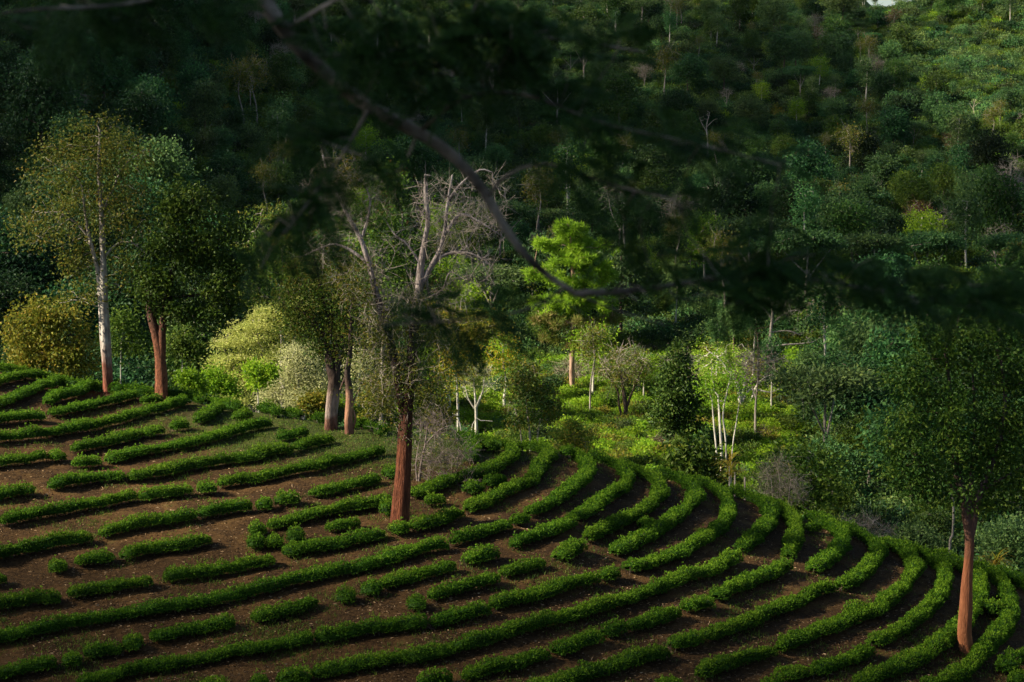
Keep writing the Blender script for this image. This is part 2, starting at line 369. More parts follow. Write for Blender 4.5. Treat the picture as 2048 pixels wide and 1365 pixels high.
# ------------------------------------------------------------------ ground
def ground_material():
    m, n, l = new_mat('earth and grass')
    g = n.new('ShaderNodeNewGeometry'); at = n.new('ShaderNodeAttribute'); at.attribute_name = 'field'
    gr = n.new('ShaderNodeAttribute'); gr.attribute_name = 'grassy'
    def noise(sc_, det=6, rough=.6, dist=0):
        x = n.new('ShaderNodeTexNoise'); x.inputs['Scale'].default_value = sc_; x.inputs['Detail'].default_value = det
        x.inputs['Roughness'].default_value = rough; x.inputs['Distortion'].default_value = dist; l.new(g.outputs['Position'], x.inputs[0]); return x
    a = noise(9, 8, .75, .3); soil = ramp(n, [(0.012, 0.0065, 0.003), (0.034, 0.018, 0.0065), (0.074, 0.041, 0.015), (0.18, 0.11, 0.045)], [.3, .47, .62, .8]); l.new(a.outputs['Fac'], soil.inputs[0])
    b = noise(.55, 5, .7); dry = ramp(n, [(0.068, 0.034, 0.011), (0.14, 0.077, 0.027)], [.35, .65]); l.new(a.outputs['Fac'], dry.inputs[0])
    bf = ramp(n, [(0, 0, 0), (.8, .8, .8)], [.47, .63]); l.new(b.outputs['Fac'], bf.inputs[0])
    m1 = n.new('ShaderNodeMix'); m1.data_type = 'RGBA'; l.new(bf.outputs[0], m1.inputs[0]); l.new(soil.outputs[0], m1.inputs[6]); l.new(dry.outputs[0], m1.inputs[7])
    gc = noise(14, 7, .7); grass = ramp(n, [(0.02, 0.035, 0.008), (0.05, 0.09, 0.015), (0.10, 0.13, 0.03)], [.35, .5, .7]); l.new(gc.outputs['Fac'], grass.inputs[0])
    gm = noise(1.1, 7, .75); ad = n.new('ShaderNodeMath'); ad.operation = 'ADD'; l.new(gm.outputs['Fac'], ad.inputs[0]); l.new(gr.outputs['Fac'], ad.inputs[1])
    gf = ramp(n, [(0, 0, 0), (.62, .62, .62)], [.60, .85]); l.new(ad.outputs[0], gf.inputs[0])
    m2 = n.new('ShaderNodeMix'); m2.data_type = 'RGBA'; l.new(gf.outputs[0], m2.inputs[0]); l.new(m1.outputs[2], m2.inputs[6]); l.new(grass.outputs[0], m2.inputs[7])
    w1 = noise(.5, 10, .8); wild = ramp(n, [(0.015, 0.028, 0.006), (0.04, 0.07, 0.010), (0.09, 0.13, 0.018), (0.14, 0.13, 0.03)], [.3, .45, .6, .75]); l.new(w1.outputs['Fac'], wild.inputs[0])
    m3 = n.new('ShaderNodeMix'); m3.data_type = 'RGBA'; l.new(at.outputs['Fac'], m3.inputs[0]); l.new(wild.outputs[0], m3.inputs[6]); l.new(m2.outputs[2], m3.inputs[7])
    p = n.new('ShaderNodeBsdfPrincipled'); p.inputs['Roughness'].default_value = .95; p.inputs['Specular IOR Level'].default_value = .1
    l.new(m3.outputs[2], p.inputs['Base Color'])
    bn = noise(7, 9, .8); bu = n.new('ShaderNodeBump'); bu.inputs['Strength'].default_value = .9; bu.inputs['Distance'].default_value = .12
    l.new(bn.outputs['Fac'], bu.inputs['Height']); l.new(bu.outputs[0], p.inputs['Normal'])
    o = n.new('ShaderNodeOutputMaterial'); l.new(p.outputs[0], o.inputs[0]); return m
def crest_Y(X, Y):
    u = np.clip(1024 + F * X / np.maximum(Y, 6) * .985, -500, 2500); return np.interp(u, RU, RD)
def grassy(X, Y):
    g = np.full(np.shape(X), 0.02)
    for (u, v, r, s) in ((600, 858, 7, .22), (480, 815, 5, .12), (740, 890, 6, .15), (780, 870, 5, .2), (1000, 905, 4, .06), (1560, 1130, 5, .03), (1430, 1000, 4, .07), (1500, 1290, 6, .02), (240, 1150, 5, -.05)):
        c = hit(u, v)[0]; g = g + s * np.exp(-(((X - c[0]) / r) ** 2 + ((Y - c[1]) / (r * .7)) ** 2))
    g = g + .3 * sstep(Y, crest_Y(X, Y) - 1.5, crest_Y(X, Y) + 3)
    return g
def make_ground():
    xs = np.concatenate([np.geomspace(-900, -34, 110)[:-1], np.linspace(-34, 34, 380), np.geomspace(34, 900, 110)[1:]])
    ys = np.concatenate([np.linspace(-60, 44, 40)[:-1], np.linspace(44, 100, 330), np.linspace(100, 700, 240)[1:], np.geomspace(700, 1400, 12)[1:]])
    X, Y = np.meshgrid(xs, ys); Z = terrain(X, Y)
    V = np.stack([X, Y, Z], -1).reshape(-1, 3); nx = len(xs); i = np.arange(len(ys) - 1)[:, None] * nx; j = np.arange(nx - 1)[None]
    f = np.stack([i + j, i + j + 1, i + nx + j + 1, i + nx + j], -1).reshape(-1, 4)
    mb = MB(); mb.add(V, f); o = mb.build('ground', ground_material(), smooth=True)
    a = o.data.attributes.new('field', 'FLOAT', 'POINT'); c = crest_Y(X, Y)
    a.data.foreach_set('value', (1 - sstep(Y, c + 2, c + 9)).astype(np.float32).ravel())
    a = o.data.attributes.new('grassy', 'FLOAT', 'POINT'); a.data.foreach_set('value', grassy(X, Y).astype(np.float32).ravel())
    tag(o, kind='structure')
make_ground()
# ------------------------------------------------------------------ tea hedges (traced rows of the knoll)
HEDGES = '''-30,728 20,728 55,733|-30,770 0,760 40,750 75,740 100,742|104,745 140,748 175,753 203,762|-30,815 0,803 30,792 62,778 100,765 120,757
95,802 120,791 150,784 174,772 187,760|-30,843 0,838 45,833 86,832|103,824 150,815 200,804 238,796 268,788|228,768 243,768|250,772 278,775 305,778
315,785 345,786 380,791 410,796|422,798 445,801 480,808|285,799 322,798|-30,880 0,874 60,868 100,864 150,855 200,847 237,838 275,825 312,817 350,806 370,799
-30,928 0,924 50,917 88,910|108,912 120,911|148,896 185,888 225,880 262,871 275,862|290,866 322,858|346,852 372,849|395,840 412,830 430,818 440,811|472,833 498,827
150,925 198,922|215,917 245,910 300,898 375,885 425,872 462,862 512,850 540,846|103,970 150,960 200,953 246,951|-30,995 0,989 35,980 65,979
260,952 310,944 362,933 425,923 500,913 525,905 555,898 582,897|592,893 625,884 663,876|558,873 585,868 610,862|5,1040 50,1030 125,1018 175,1008 225,1000 270,990
280,992 330,985 380,978|406,976 420,975|440,965 480,958 512,957 560,945 612,934 662,922 712,911 745,903 765,901|776,946 788,944|520,812 545,817|549,823 557,823
575,823 600,828|634,829 650,832|720,845 742,852|757,860 768,861|203,1064 250,1052 300,1042 375,1032 388,1030|400,1026 430,1020 455,1016 500,1012|522,1010 534,1009
553,1000 595,997|625,984 662,976 712,966 755,956|-30,1115 0,1106 50,1096 100,1086 150,1078 177,1072|109,1132 122,1131|155,1120 190,1116 222,1112
248,1110 285,1098 330,1093 370,1088 418,1077|509,1058 521,1057|505,1084 519,1084|543,1083 555,1082|585,1073 599,1072|540,1048 587,1036 620,1026 687,1013 740,1005 778,997
655,1052 690,1048 716,1045|770,1017 782,1016|-20,1160 8,1156|-30,1213 0,1207 60,1198 117,1194|140,1184 180,1178 237,1170 300,1160|332,1152 375,1146 450,1137 512,1124 545,1118
570,1102 625,1092 675,1086 725,1074 765,1066|790,1056 806,1054|825,1050 870,1042 900,1030 920,1024
-30,1282 0,1272 75,1256 175,1239 250,1226 325,1212 425,1198 512,1178 587,1158 662,1142 737,1128 812,1104 850,1094 890,1088|905,1080 950,1067 985,1056 1016,1047
1032,1038 1048,1036|1058,1022 1085,1012 1110,998 1135,980 1150,968 1170,950 1176,932 1167,917 1148,907 1125,903
935,1015 965,1003 995,990 1030,972 1060,960 1074,940 1087,920 1100,906 1088,897 1062,891 1035,889|826,985 870,970 932,950 995,928 1024,908 1020,890 1000,881 960,875 940,870
905,868 932,876 944,893 942,915|975,893 987,892|935,978 962,974|973,965 1005,957|855,1001 885,998|1028,1087 1050,1076 1095,1062 1145,1042
1152,1030 1195,1004 1235,980 1255,960 1250,940 1228,925 1204,917 1180,909|1115,1110 1135,1103 1160,1090
1175,1073 1205,1058 1250,1038 1288,1018 1315,992 1320,972 1307,955 1275,941 1240,927
1230,1100 1262,1087 1300,1065 1337,1042 1370,1015 1390,992 1386,972 1362,955 1312,941|1288,1046 1298,1045
1258,1133 1310,1120 1375,1094 1425,1065 1450,1042 1457,1015 1450,990 1425,970 1375,953
1484,1095 1510,1070 1535,1045 1540,1022 1527,1005 1495,990 1460,977|1578,1108 1586,1080 1592,1052 1578,1025 1547,1005 1510,992
1628,1135 1660,1112 1684,1085 1682,1062 1652,1045 1615,1030|1621,1054 1631,1054|1345,1286 1398,1273|1410,1270 1450,1258 1500,1238 1536,1222 1586,1203 1625,1184 1665,1173
1682,1168 1710,1155 1740,1130 1758,1105 1747,1082 1714,1065 1682,1053|1008,1143 1050,1130 1085,1125|985,1207 1030,1196 1085,1183 1137,1166 1190,1155|1203,1150 1232,1145
865,1243 912,1229 975,1218|160,1362 225,1346 300,1330 375,1320 450,1302 512,1293 587,1280 622,1275|635,1272 712,1260 787,1250 850,1243
630,1345 687,1334 762,1318 862,1306 912,1293 960,1278 1024,1258 1100,1238 1160,1222 1250,1196 1325,1170 1400,1144 1440,1127 1475,1112|505,1364 530,1362|560,1358 590,1352 618,1352
930,1350 975,1335 1024,1326 1062,1312 1090,1303|1112,1298 1150,1284 1195,1270|1210,1262 1245,1253|1258,1250 1300,1240 1355,1222|1370,1212 1395,1207 1420,1205
1432,1190 1475,1170 1515,1155 1536,1148 1555,1138 1575,1128|1060,1375 1150,1350 1220,1330 1270,1316 1330,1302|1400,1345 1450,1326 1500,1310 1545,1300
1560,1293 1610,1270 1660,1252 1705,1235 1750,1218 1772,1200 1800,1178 1820,1152 1830,1130 1817,1108 1792,1090 1765,1078|1706,1216 1718,1215
1560,1348 1590,1343 1615,1338|1630,1340 1690,1318 1740,1298|1748,1282 1790,1262 1836,1232 1873,1195 1889,1160 1884,1132 1862,1112 1827,1096 1790,1083
1720,1362 1775,1340 1822,1320 1860,1296 1898,1270 1925,1243 1945,1215 1960,1182 1955,1158 1937,1138 1905,1120 1870,1105
1850,1375 1905,1352 1945,1325 1965,1300 1985,1278 2005,1258 2016,1238 2020,1214 2013,1184 2001,1160 1982,1142 1950,1128|1974,1216 1990,1215
1992,1140 2020,1153 2050,1168 2085,1190|2020,1312 2075,1304|2008,1333 2024,1332|2025,1360 2070,1352|305,1272 350,1262 400,1255 465,1243|258,1287 272,1286|172,1304 210,1298 240,1296
137,1319 150,1318|-30,1352 0,1345 60,1332 108,1322|508,1232 550,1222 590,1213 628,1200|684,1193 700,1192|734,1177 750,1176|765,1165 810,1156 850,1145 905,1130|826,1206 840,1205
862,1190 905,1177 950,1165 990,1153|930,1117 960,1112 990,1105|840,1362 880,1357 900,1355|1318,1370 1355,1363|1530,1370 1556,1363|400,1375 450,1370'''
segs = [np.array([[float(c) for c in p.split(',')] for p in s.split()]) for ln in HEDGES.split('\n') for s in ln.split('|')]
LAND = [(0, 'at the left edge'), (105, 'under the golden bushy tree'), (215, 'under the white-stemmed tree'), (325, 'under the dense dark tree'),
        (440, 'under the bright saplings'), (550, 'under the pale silvery trees'), (665, 'under the two stout trunks'), (805, 'in line with the big trunk'),
        (940, 'under the bare bush'), (1060, 'under the mixed thicket'), (1160, 'under the tall pine'), (1265, 'under the thin round-crowned tree'),
        (1365, 'under the cone-shaped tree'), (1470, 'under the white-stem cluster'), (1580, 'under the beige bare shrub'), (1700, 'under the low brown thicket'),
        (1820, 'left of the right-hand red trunk'), (1935, 'by the right-hand red trunk'), (2035, 'at the right edge')]
def ordn(k): return ['first', 'second', 'third', 'fourth', 'fifth', 'sixth', 'seventh', 'eighth', 'ninth', 'tenth', 'eleventh', 'twelfth', 'thirteenth', 'fourteenth', 'fifteenth', 'sixteenth', 'seventeenth', 'eighteenth'][k]
info = []
for k, s in enumerate(segs):
    c = np.clip(s, [5, 0], [2043, 1360]); mid = c[len(c) // 2]; L = np.linalg.norm(np.diff(c, axis=0), axis=1).sum()
    b = int(np.argmin([abs(mid[0] - x) for x, _ in LAND])); info.append([k, b, mid[1], L])
rank = {}
for b in range(len(LAND)):
    mem = sorted([i for i in info if i[1] == b], key=lambda i: i[2])
    for r_, i in enumerate(mem): rank[i[0]] = (r_, LAND[b][1])
def make_hedge(k, s):
    rg = np.random.default_rng(100 + k)
    bush = len(s) == 2 and np.linalg.norm(s[1] - s[0]) < 20
    g = hit(s[:, 0], s[:, 1], .25)
    if len(g) >= 2: g = smooth_path(g, .12) if not (len(g) == 2) else smooth_path(g, .12)
    g[:, 2] = terrain(g[:, 0], g[:, 1])
    T = unit(np.gradient(g, axis=0)); seg = np.linalg.norm(np.diff(g, axis=0), axis=1); S = np.concatenate([[0], np.cumsum(seg)]); Ltot = S[-1]
    ext = .20 if bush else .08                                   # rounded ends reach beyond the traced line
    Wd, H = (.265 + .035 * rg.random(), .385 + .06 * rg.random()) if not bush else (.32 + .06 * rg.random(), .42 + .10 * rg.random())
    ph = rg.random(6) * 100
    def prof(t):
        a = .66 + .56 * (vnoise(t * 1.25 + ph[0], t * 0 + ph[1]) + .5) + .14 * vnoise(t * 4 + ph[3], t * 0) ; b = .74 + .42 * (vnoise(t * 1.15 + ph[2], t * 0 + ph[3]) + .5) + .12 * vnoise(t * 4.6 + ph[5], t * 0)
        e = np.clip(np.minimum(t + ext, Ltot + ext - t) / .28, 0, 1); e = np.sqrt(1 - (1 - e) ** 2)
        return a * (.25 + .75 * e), b * (.45 + .55 * e), e
    def place(t, th, q):
        """t along, th angle over the section, q radial factor"""
        tt = np.clip(t, 0, Ltot); x = np.interp(tt, S, g[:, 0]); y = np.interp(tt, S, g[:, 1]); z = np.interp(tt, S, g[:, 2])
        tx = np.interp(tt, S, T[:, 0]); ty = np.interp(tt, S, T[:, 1]); ln = np.hypot(tx, ty); tx /= ln; ty /= ln
        o = t - tt; x = x + tx * o; y = y + ty * o
        a, b, e = prof(t)
        c, sn = np.cos(th), np.sin(th); cx = np.sign(c) * abs(c) ** .75; sz = abs(sn) ** .7 * np.sign(sn)
        lump = 1 + .24 * vnoise(t * 3.3 + ph[4], th * 2.1 + ph[5]) * 2
        px_, pz = cx * Wd * a * q * lump, .17 + (H * b - .15) * sz * q * lump
        pz = np.where(sn < 0, .17 + .10 * sn * q, pz)
        N = np.stack([-ty * c, tx * c, sn], -1)
        return np.stack([x - ty * px_, y + tx * px_, z + pz], -1), N, np.stack([tx, ty, 0 * tx], -1)
    mb = MB()
    n = int((Ltot + 2 * ext) * 860)
    t = rg.random(n) * (Ltot + 2 * ext) - ext; th = rg.random(n) * (math.pi + 1.1) - .55; q = 1 - .30 * rg.random(n) ** 2.2 + .05 * rg.normal(size=n)
    P, N, Tt = place(t, th, q)
    D = N * .9 + rg.normal(size=(n, 3)) * .55; D[:, 2] += .25
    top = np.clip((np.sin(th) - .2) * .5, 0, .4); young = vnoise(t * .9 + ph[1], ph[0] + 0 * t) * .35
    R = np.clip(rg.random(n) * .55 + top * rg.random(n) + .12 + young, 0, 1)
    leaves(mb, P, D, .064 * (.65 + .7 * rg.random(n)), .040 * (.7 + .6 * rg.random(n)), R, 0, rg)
    # stray shoots above the clipped top
    m2 = int(Ltot * 7 + 3); t = rg.random(m2) * Ltot; P, N, _ = place(t, math.pi / 2 + rg.normal(size=m2) * .5, 1.0 + 0 * t)
    P = np.repeat(P, 5, 0) + np.repeat(rg.random(m2) * .14, 5)[:, None] * np.array([0, 0, 1.]) + rg.normal(size=(m2 * 5, 3)) * .02
    leaves(mb, P, rg.normal(size=P.shape) * .5 + [0, 0, .8], .062, .034, .7 + .3 * rg.random(len(P)), 0, rg)
    # solid inner core, coloured dark for the shade among the leaves
    ns = max(4, int((Ltot + 2 * ext) / .25)); ts = np.linspace(-ext * .8, Ltot + ext * .8, ns); K = 9
    ths = np.linspace(-.5, math.pi + .5, K); A, B = np.meshgrid(ts, ths, indexing='ij')
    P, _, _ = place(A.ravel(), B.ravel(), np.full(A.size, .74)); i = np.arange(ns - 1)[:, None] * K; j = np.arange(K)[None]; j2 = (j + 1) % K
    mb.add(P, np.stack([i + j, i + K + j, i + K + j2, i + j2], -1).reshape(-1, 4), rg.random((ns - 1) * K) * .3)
    r_, where = rank[k]
    o = mb.build('tea_bush' if bush else 'tea_hedge', TEA)
    L = info[k][3]
    kind = 'lone round tea bush' if bush else ('short clump of tea bushes' if L < 75 else ('green tea hedge' if L < 230 else 'long green tea hedge'))
    if not bush and np.ptp(s[:, 0]) < L * .8 and L > 120: kind = 'curved green tea hedge'
    tag(o, f'{kind}, {ordn(r_)} below the crest {where}', 'tea bush' if bush else 'tea hedge', 'rows of tea bushes round the knoll')
    # woody stems under the leaves
    m3 = int(Ltot * 7) + 7; t = rg.random(m3) * (Ltot + .3) - .15; sb = MB()
    a, _, Tt = place(t, np.full(m3, -.5), np.full(m3, .01)); a[:, 2] -= .2
    b, _, _ = place(t + rg.normal(size=m3) * .12, rg.random(m3) * math.pi, np.full(m3, .8)); a += np.stack([rg.normal(size=m3) * .06, rg.normal(size=m3) * .06, 0 * t], -1)
    sticks(sb, a, b, .016, .007); tag(sb.build('stems', TEASTEM, o), kind='stuff')
for k, s in enumerate(segs): make_hedge(k, s)
# ------------------------------------------------------------------ litter and grass on the field
def scatter_field(n, rg):
    u = rg.random(n) * 2200 - 80; v = 720 + rg.random(n) * 680; k = v > np.interp(u, RU, RV) + 3
    return hit(u[k], v[k]) if k.sum() < 3000 else np.vstack([hit(a, b) for a, b in zip(np.array_split(u[k], k.sum() // 2000 + 1), np.array_split(v[k], k.sum() // 2000 + 1))])
rg = np.random.default_rng(5)
P = scatter_field(60000, rg); P = P + rg.normal(size=P.shape) * [.15, .3, 0]; P[:, 2] = terrain(P[:, 0], P[:, 1]) + .012
LITTER = leaf_mat('fallen leaf', [(0.03, 0.016, 0.008), (0.08, 0.045, 0.02), (0.18, 0.11, 0.055), (0.36, 0.25, 0.14)], .1, .8, 0)
dens = vnoise(P[:, 0] * .5, P[:, 1] * .5) + .5; P = P[rg.random(len(P)) < .25 + .9 * dens]
D = rg.normal(size=P.shape) * [1, 1, .12]; D[:, 2] = abs(D[:, 2])
mb = MB(); leaves(mb, P, D, .05 + .12 * rg.random(len(P)) ** 2, .02 + .025 * rg.random(len(P)), rg.random(len(P)), 0, rg, .1)
tag(mb.build('fallen_leaves', LITTER), kind='stuff')
P = scatter_field(60000, rg); P[:, 0] += rg.normal(size=len(P)) * .2; P[:, 1] += rg.normal(size=len(P)) * .3
gk = grassy(P[:, 0], P[:, 1]) * 1.6 + vnoise(P[:, 0] * .7 + 30, P[:, 1] * .7) * .45 - .02
P = P[rg.random(len(P)) < gk * 1.9]; C = np.repeat(P, 7, 0) + rg.normal(size=(len(P) * 7, 3)) * [.09, .09, 0]; C[:, 2] = terrain(C[:, 0], C[:, 1])
D = rg.normal(size=C.shape) * .45 + [0, 0, 1]; mb = MB()
leaves(mb, C, D, .06 + .10 * rg.random(len(C)), .018, rg.random(len(C)), 0, rg, .1); tag(mb.build('grass', MID), kind='stuff')
# ------------------------------------------------------------------ trees: generic builder
def tree(name, label, cat, base, Y, stems, blobs, leaf=None, bark=DARKBARK, natt=160, step=None, clump=None, lw=(.14, .08), tip=.012,
         twig=0, twiglen=.5, twigr=.006, twigmat=None, seed=1, group=None, droop=0.0, depth=.9, up=.05, sig=.30, needle=False, extra=None, shell=.45, nleaf=22, wob=.25, leaf2=None, flat=.75, bar=None):
    """stems: [(pixel path, width0 px, width1 px, parent index or None)], blobs in pixels, all at distance Y"""
    rg = np.random.default_rng(seed); g = float(base) if base is not None else None
    s = Y / F
    tr = []
    for st in stems:
        pts = st[0]; dy = st[4] if len(st) > 4 else [0] * len(pts)
        P = np.array([PX(p[0], p[1], Y + d)[()] for p, d in zip(pts, dy)])
        if st[3] is None:
            gz = terrain(P[0, 0], P[0, 1]); P[0, 2] = gz - .05
        tr.append([P, st[1] * s / 2, st[2] * s / 2, st[3]])
    root_loc = tr[0][0][0] + [0, 0, .05]
    att = blob_pts(blobs, natt, Y, rg, depth, shell)
    st_ = step or max(.2, 12 * s)
    N, par, fix = grow(tr, att, st_, 1.6, 70, rg, up, wob)
    t = empty(name, root_loc); tag(t, label, cat, group)
    mb = MB(); skeleton_mesh(mb, N - root_loc, par, fix, tip); mb.build('trunk', bark, t, True)
    tips = np.setdiff1d(np.arange(len(N)), par); thin = np.where(fix == 0)[0]
    cent = np.vstack([N[tips], att[rg.random(len(att)) < .8]]) - root_loc
    if twig:
        tb = MB(); src = N[thin] - root_loc; twigs(tb, src, twig, twiglen, twigr, rg); tb.build('twigs', twigmat or bark, t)
    if leaf is not None:
        lb = MB(); foliage(lb, cent, nleaf, sig, lw[0], lw[1], rg, droop, needle=needle, flat=flat)
        if leaf2 is not None:
            k = rg.random(len(cent)) < leaf2[1]; cy_ = cent[:, 2]
            if leaf2[2] == 'low': k = cy_ < np.quantile(cy_, leaf2[1])
            lb = MB(); foliage(lb, cent[~k], nleaf, sig, lw[0], lw[1], rg, droop, needle=needle, flat=flat)
            foliage(lb, cent[k], nleaf, sig, lw[0], lw[1], rg, droop, needle=needle, flat=flat, mi=1)
            lb.build('crown', [leaf, leaf2[0]], t)
        else: lb.build('crown', leaf, t)
    return t
RB = [(0, (1.0, .36, .2)), (.2, (.9, .42, .28))]
def ground_Y(u, v, y0=95, y1=700):
    return float(hit(np.array([u]), np.array([v]), 0, y0, y1)[0][1])
YF = lambda u, v: float(hit(np.array([u]), np.array([v]))[0][1])
# ------------------------------------------------------------------ trees on the knoll
def zat(v, Y): return float(slopes(1024, v)[1] * Y)
Yw = YF(215, 784)
WHITEBARK = bark_mat('white bark over red foot', (0.35, 0.33, 0.30), (1.0, .98, .92), 7, [(0.0, (.24, .08, .05)), (.11, (.24, .10, .07)), (.27, (.50, .47, .43)), (.6, (.55, .50, .44)), (1, (.30, .26, .22))], zat(784, Yw), zat(430, Yw))
tree('tall_slender_tree', 'tall airy tree with two white stems and sparse olive and orange leaves on the crest', 'tree', 1, Yw,
     [([(217, 784), (214, 730), (211, 660), (207, 590), (206, 500), (203, 420), (198, 340), (200, 262)], 23, 5, None),
      ([(214, 740), (206, 680), (201, 600), (196, 545), (185, 500), (172, 440), (165, 380)], 15, 4, 0),
      ([(196, 545), (178, 480), (150, 445), (118, 425)], 7, 3, 1), ([(205, 520), (232, 490), (262, 485), (295, 510)], 6, 2, 0), ([(203, 430), (225, 380), (250, 330), (290, 300)], 6, 2, 0)],
     [(185, 290, 95, 65), (150, 350, 105, 75), (235, 330, 80, 80), (95, 440, 75, 60), (200, 420, 110, 70), (270, 430, 50, 70), (60, 470, 42, 40), (150, 530, 55, 60), (255, 530, 40, 60), (195, 580, 65, 40), (140, 600, 35, 40), (290, 290, 28, 25)],
     OLIVE, WHITEBARK, 480, .28, lw=(.15, .085), seed=3, sig=.30, nleaf=19, shell=.5, tip=.011, droop=.2, wob=.3)
Yd = YF(322, 775)
REDDARK = bark_mat('rough red bark', (0.30, 0.30, 0.30), (1, 1, 1), 11, [(0, (.27, .10, .05)), (.45, (.22, .085, .045)), (.75, (.12, .06, .04)), (1, (.05, .035, .03))], zat(775, Yd), zat(600, Yd), bump=1, stretch=.6)
tree('dense_round_tree', 'dense dark green tree with a thick forked red trunk on the crest', 'tree', 1, Yd,
     [([(323, 776), (322, 735), (318, 700), (312, 670), (302, 630), (295, 590)], 27, 12, None), ([(321, 730), (323, 690), (325, 650), (335, 600), (345, 540), (360, 470)], 20, 8, 0),
      ([(302, 640), (330, 600), (400, 590), (440, 580)], 10, 4, 1)],
     [(375, 405, 55, 42), (350, 450, 70, 50), (415, 470, 75, 65), (345, 530, 70, 70), (430, 560, 75, 70), (320, 590, 55, 50), (465, 520, 45, 60), (385, 620, 90, 35), (470, 600, 35, 40)],
     MID, REDDARK, 290, .3, lw=(.17, .11), seed=4, sig=.25, nleaf=46, shell=.4, droop=.25, leaf2=(DARK, .4, 'any'))
tree('bushy_tree', 'golden olive bushy tree at the left end of the crest', 'tree', 1, 93,
     [([(90, 790), (88, 720), (85, 660), (80, 620)], 14, 5, None), ([(88, 740), (110, 690), (140, 670)], 8, 4, 0)],
     [(85, 620, 45, 35), (60, 670, 55, 60), (120, 670, 60, 60), (50, 720, 45, 35), (110, 720, 65, 45), (160, 715, 35, 40)],
     GOLD, DARKBARK, 240, .3, lw=(.17, .11), seed=5, sig=.27, nleaf=34, shell=.35, droop=.2)
Yp = YF(661, 859)
STOUT = bark_mat('stout pale based bark', (0.28, 0.26, 0.25), (1, 1, 1), 7, [(0, (.20, .09, .06)), (.12, (.24, .13, .09)), (.2, (.42, .33, .27)), (.42, (.28, .20, .16)), (.52, (.12, .08, .06)), (1, (.07, .05, .045))], zat(859, Yp), zat(690, Yp), bump=1)
tree('stout_trunk_tree', 'stout tree with a pale lower trunk and thin olive crown, left of the pair', 'tree', 1, Yp,
     [([(661, 860), (662, 830), (666, 790), (669, 760), (662, 735), (658, 700)], 28, 18, None), ([(669, 762), (674, 735), (672, 700), (665, 660), (655, 620), (640, 580), (630, 520)], 16, 5, 0),
      ([(659, 705), (645, 670), (625, 640), (600, 620)], 12, 4, 0), ([(672, 700), (690, 660), (700, 620)], 8, 3, 1)],
     [(640, 600, 75, 55), (600, 640, 60, 45), (690, 600, 50, 60), (650, 660, 60, 45), (620, 540, 70, 40), (580, 600, 40, 40), (655, 700, 28, 30)],
     OLIVE, STOUT, 320, .25, lw=(.13, .075), seed=6, sig=.26, nleaf=22, twig=2, twiglen=.5, twigr=.007, twigmat=DARKBARK, leaf2=(MID, .5, 'any'))
Yq = YF(698, 868)
ORANGE = bark_mat('orange bark', (0.45, 0.42, 0.4), (1, 1, 1), 8, [(0, (.20, .09, .06)), (.22, (.30, .15, .09)), (.35, (.42, .22, .13)), (.62, (.34, .19, .12)), (.75, (.13, .08, .06)), (1, (.08, .06, .05))], zat(868, Yq), zat(745, Yq))
tree('orange_trunk_tree', 'slimmer tree with orange bark beside the stout pale-based trunk, right of the pair', 'tree', 1, Yq,
     [([(699, 870), (697, 840), (699, 800), (697, 770), (694, 745), (700, 710), (702, 660), (706, 600)], 17, 6, None),
      ([(705, 860), (711, 838), (705, 815), (708, 800), (718, 780), (722, 765)], 5, 2.5, 0), ([(694, 748), (684, 770), (680, 780)], 7, 3, 0)],
     [(705, 620, 40, 50), (700, 690, 38, 50), (725, 640, 35, 50), (715, 740, 25, 25)],
     OLIVE, ORANGE, 120, .25, lw=(.12, .07), seed=7, sig=.24, nleaf=11, twig=2, twiglen=.4, twigmat=DARKBARK, leaf2=(MID, .4, 'any'))
Ym = YF(801, 1052)
MAIN = bark_mat('big trunk bark', (0.30, 0.28, 0.28), (1, 1, 1), 9, [(0, (.20, .065, .03)), (.22, (.17, .058, .028)), (.34, (.09, .04, .025)), (.42, (.06, .038, .03)), (.58, (.08, .06, .05)), (.70, (.40, .33, .29)), (1, (.60, .52, .46))], zat(1052, Ym), zat(350, Ym), bump=1.2, stretch=.18)
big = tree('half_bare_tree', 'big half bare tree with a thick red-brown trunk standing among the tea rows', 'tree', 1, Ym,
     [([(800, 1054), (802, 1020), (806, 960), (809, 900), (811, 850), (816, 800), (820, 760), (824, 710), (828, 660), (831, 620), (838, 580), (842, 530), (850, 480), (856, 440), (852, 400), (851, 350)], 35, 7, None, [0] * 16),
      ([(811, 850), (804, 800), (797, 760), (788, 715), (778, 675), (766, 630), (752, 585), (738, 530), (722, 480), (700, 440), (680, 400), (655, 345), (645, 310)], 22, 4, 0),
      ([(838, 582), (858, 540), (880, 500), (890, 455), (896, 400), (905, 350)], 13, 4, 0), ([(852, 552), (880, 515), (920, 505), (960, 515), (985, 535)], 10, 2.5, 2),
      ([(888, 470), (920, 430), (960, 445), (1000, 470)], 8, 2.5, 2), ([(842, 530), (815, 490), (790, 470), (770, 440)], 6, 2, 0), ([(738, 530), (715, 510), (690, 495), (660, 490), (600, 515)], 8, 2.5, 1),
      ([(722, 480), (735, 440), (740, 400), (730, 370)], 7, 2.5, 1), ([(896, 400), (925, 365), (960, 340), (985, 345)], 6, 2, 2), ([(824, 712), (845, 680), (860, 640), (880, 600)], 6, 2, 0), ([(852, 552), (860, 590), (885, 580), (900, 545), (930, 560)], 6, 2, 2)],
     [(930, 470, 95, 90), (890, 400, 80, 70), (980, 430, 55, 80), (950, 550, 70, 50), (860, 450, 60, 90), (700, 430, 60, 80), (660, 360, 45, 60), (740, 400, 50, 60), (640, 500, 50, 35), (760, 520, 50, 50), (820, 600, 60, 50), (900, 600, 60, 50), (1000, 390, 30, 50), (780, 620, 60, 60)],
     None, MAIN, 800, .17, seed=11, twig=2, twiglen=.5, twigr=.007, twigmat=TWIG, tip=.009, wob=.42, shell=.55, up=.02)
